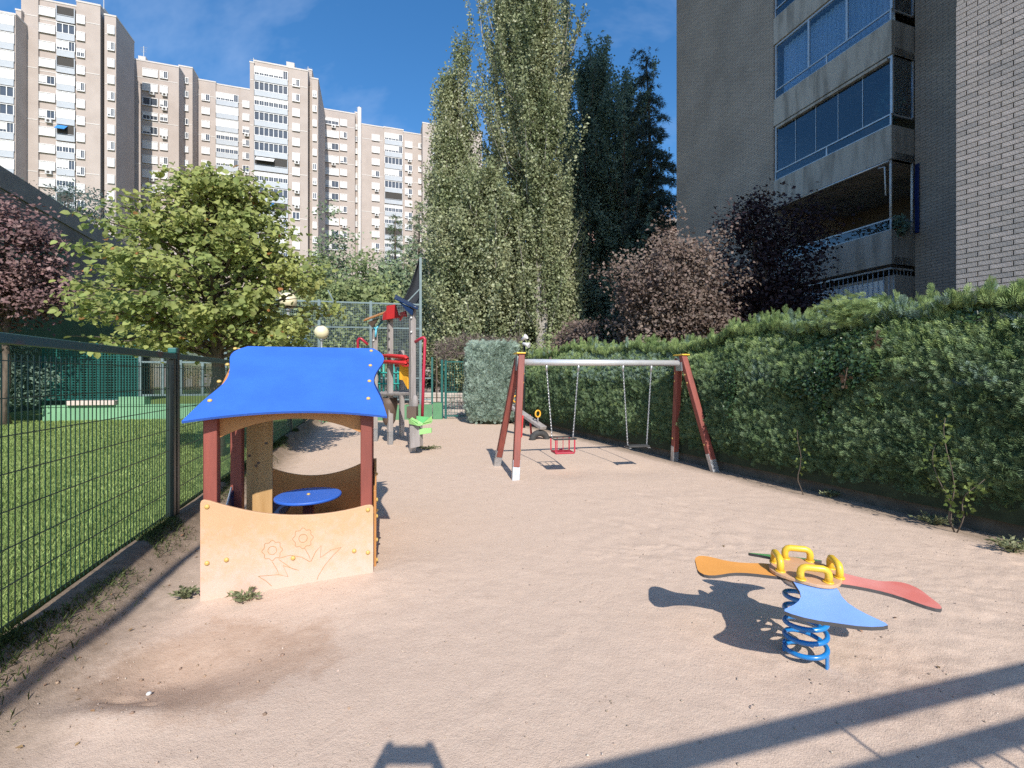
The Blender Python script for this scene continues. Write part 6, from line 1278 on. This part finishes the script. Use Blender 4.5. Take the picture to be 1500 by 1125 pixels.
# ------------------------------------------------------------------ lamps, floodlight
M['globe'] = mat('cream_globe', (0.80, 0.72, 0.48), (0.74, 0.66, 0.42), rough=0.35, scale=3); M['pole'] = mat('lamp_pole', (0.45, 0.47, 0.48), (0.35, 0.37, 0.38), rough=0.4, metal=0.4)
for px, py, d, lb in ((422, 441, 12.6, 'globe lamp partly hidden behind the leaves of the round leaved tree'), (471, 487, 15.3, 'globe lamp on a pole between the round leaved tree and the climbing frame')):
    c = P(px, py, d); L_ = empty('globe_lamp', (c.x, c.y, 0), 0, lb, 'lamp', 'globe lamps along the left fence'); MB().sphere(c, 0.24, 24, 14).build('globe', M['globe'], L_)
    m = MB(); m.tube([(c.x, c.y, -0.1), (c.x, c.y, c.z - 0.25)], 0.03, 10); m.tube([(c.x, c.y, c.z - 0.30), (c.x, c.y, c.z - 0.22)], [0.045, 0.10], 12); m.build('pole', M['pole'], L_)
c = P(768, 500, 13.9); FL = empty('floodlight', (c.x, c.y, 0), 0, 'pair of small white spotlights on a dark post by the hedge end', 'floodlight')
m = MB(); m.tube([(c.x, c.y + 0.05, -0.1), (c.x, c.y + 0.05, c.z + 0.12)], 0.035, 8); m.build('post', M['fence_dark'], FL)
for a, b in ((P(764, 498, 13.85), P(771, 493, 13.75)), (P(766, 503, 13.85), P(775, 506, 13.75))): m = MB(); dd = (b - a); m.tube([a, a + dd * 0.6, b, b + dd * 0.05], [0.045, 0.06, 0.095, 0.08], 10); m.build('spotlight', M['white'], FL)
# ------------------------------------------------------------------ photographer, whose raised hands and phone throw the shadow at the bottom edge
PE = empty('person', (0.0, -0.40, 0), 0, 'person in a dark top holding a phone up with both hands to take the picture', 'person')
M['skin'] = mat('skin', (0.55, 0.34, 0.25), (0.5, 0.3, 0.22), rough=0.5); M['top'] = mat('dark_top', (0.05, 0.06, 0.09), rough=0.9); M['trousers'] = mat('trousers', (0.08, 0.09, 0.12), rough=0.9); M['hair'] = mat('hair', (0.04, 0.028, 0.02), rough=0.7); M['black'] = mat('phone_black', (0.02, 0.02, 0.022), rough=0.25)
def skin(name, pts, edges, rad, mm, parent, sub=2, rootv=0, **kw):
    me = bpy.data.meshes.new(name); me.from_pydata([tuple(p) for p in pts], edges, []); me.materials.append(mm); o = link(name, me, parent, **kw)
    sk = o.modifiers.new('skin', 'SKIN'); sk.use_smooth_shade = True
    for i, r_ in enumerate(rad): v = me.skin_vertices[0].data[i]; v.radius = (r_, r_) if not isinstance(r_, tuple) else r_; v.use_root = (i == rootv)
    s_ = o.modifiers.new('sub', 'SUBSURF'); s_.levels = sub; s_.render_levels = sub; return o
pts = []; ed = []; rad = []
def node(p, r_, par=None):
    pts.append(Vector(p)); rad.append(r_)
    if par is not None: ed.append((par, len(pts) - 1))
    return len(pts) - 1
yb = -0.42
pel = node((0, yb, 0.88), (0.15, 0.11)); wa = node((0, yb, 1.02), (0.13, 0.10), pel); ch = node((0, yb, 1.20), (0.155, 0.11), wa); nk = node((0, yb + 0.01, 1.345), 0.055, ch); hb_ = node((0, yb + 0.03, 1.42), 0.06, nk); hm = node((0, yb + 0.035, 1.49), (0.078, 0.092), hb_); ht_ = node((0, yb + 0.02, 1.555), (0.06, 0.075), hm)
for sg in (-1, 1):
    hip = node((0.09 * sg, yb, 0.80), 0.088, pel); kn_ = node((0.10 * sg, yb + 0.02, 0.45), 0.055, hip); an = node((0.11 * sg, yb - 0.01, 0.08), 0.038, kn_); to = node((0.125 * sg, yb + 0.15, 0.035), 0.035, an)
    sh_ = node((0.17 * sg, yb, 1.29), 0.058, ch); el = node((0.275 * sg, yb + 0.19, 1.20), 0.042, sh_); wr = node((0.155 * sg + 0.055, yb + 0.335, 1.475), 0.034, el); pa_ = node((0.125 * sg + 0.055, yb + 0.37, 1.555), (0.042, 0.030), wr)
    for k, (dx, dz, L_) in enumerate(((0.010, 0.050, 0.9), (0.014, 0.024, 1.0), (0.014, -0.002, 0.95), (0.010, -0.024, 0.8))):
        rs = 0.021 if k == 0 else 0.0
        k0 = node((sg * 0.112 + 0.055, yb + 0.398, 1.575 + dz * 0.5 + rs), 0.0095, pa_); k1 = node((sg * (0.085 + dx) + 0.055, yb + 0.413, 1.592 + dz * 0.7 + rs * 1.3), 0.009, k0); node((sg * (0.058 + dx * 0.4 + rs * 0.35) + 0.055, yb + 0.414, 1.590 + dz * 0.75 + rs * 1.25), 0.008, k1)
    t0 = node((sg * 0.098 + 0.055, yb + 0.372, 1.525), 0.011, pa_); node((sg * 0.068 + 0.055, yb + 0.385, 1.555), 0.009, t0)
skin('body', pts, ed, rad, M['top'], PE)
hs_ = MB(); hs_.sphere((0, yb + 0.005, 1.535), 0.095, 18, 12, 1.0); hs_.build('hair', M['hair'], PE)
ph = MB(); ph.box(-0.04, 0.15, -0.028, -0.019, 1.578, 1.658); ph.build('phone', M['black'], None, bevel=0.003, label='black phone held sideways in both raised hands of the photographer', cat='phone')
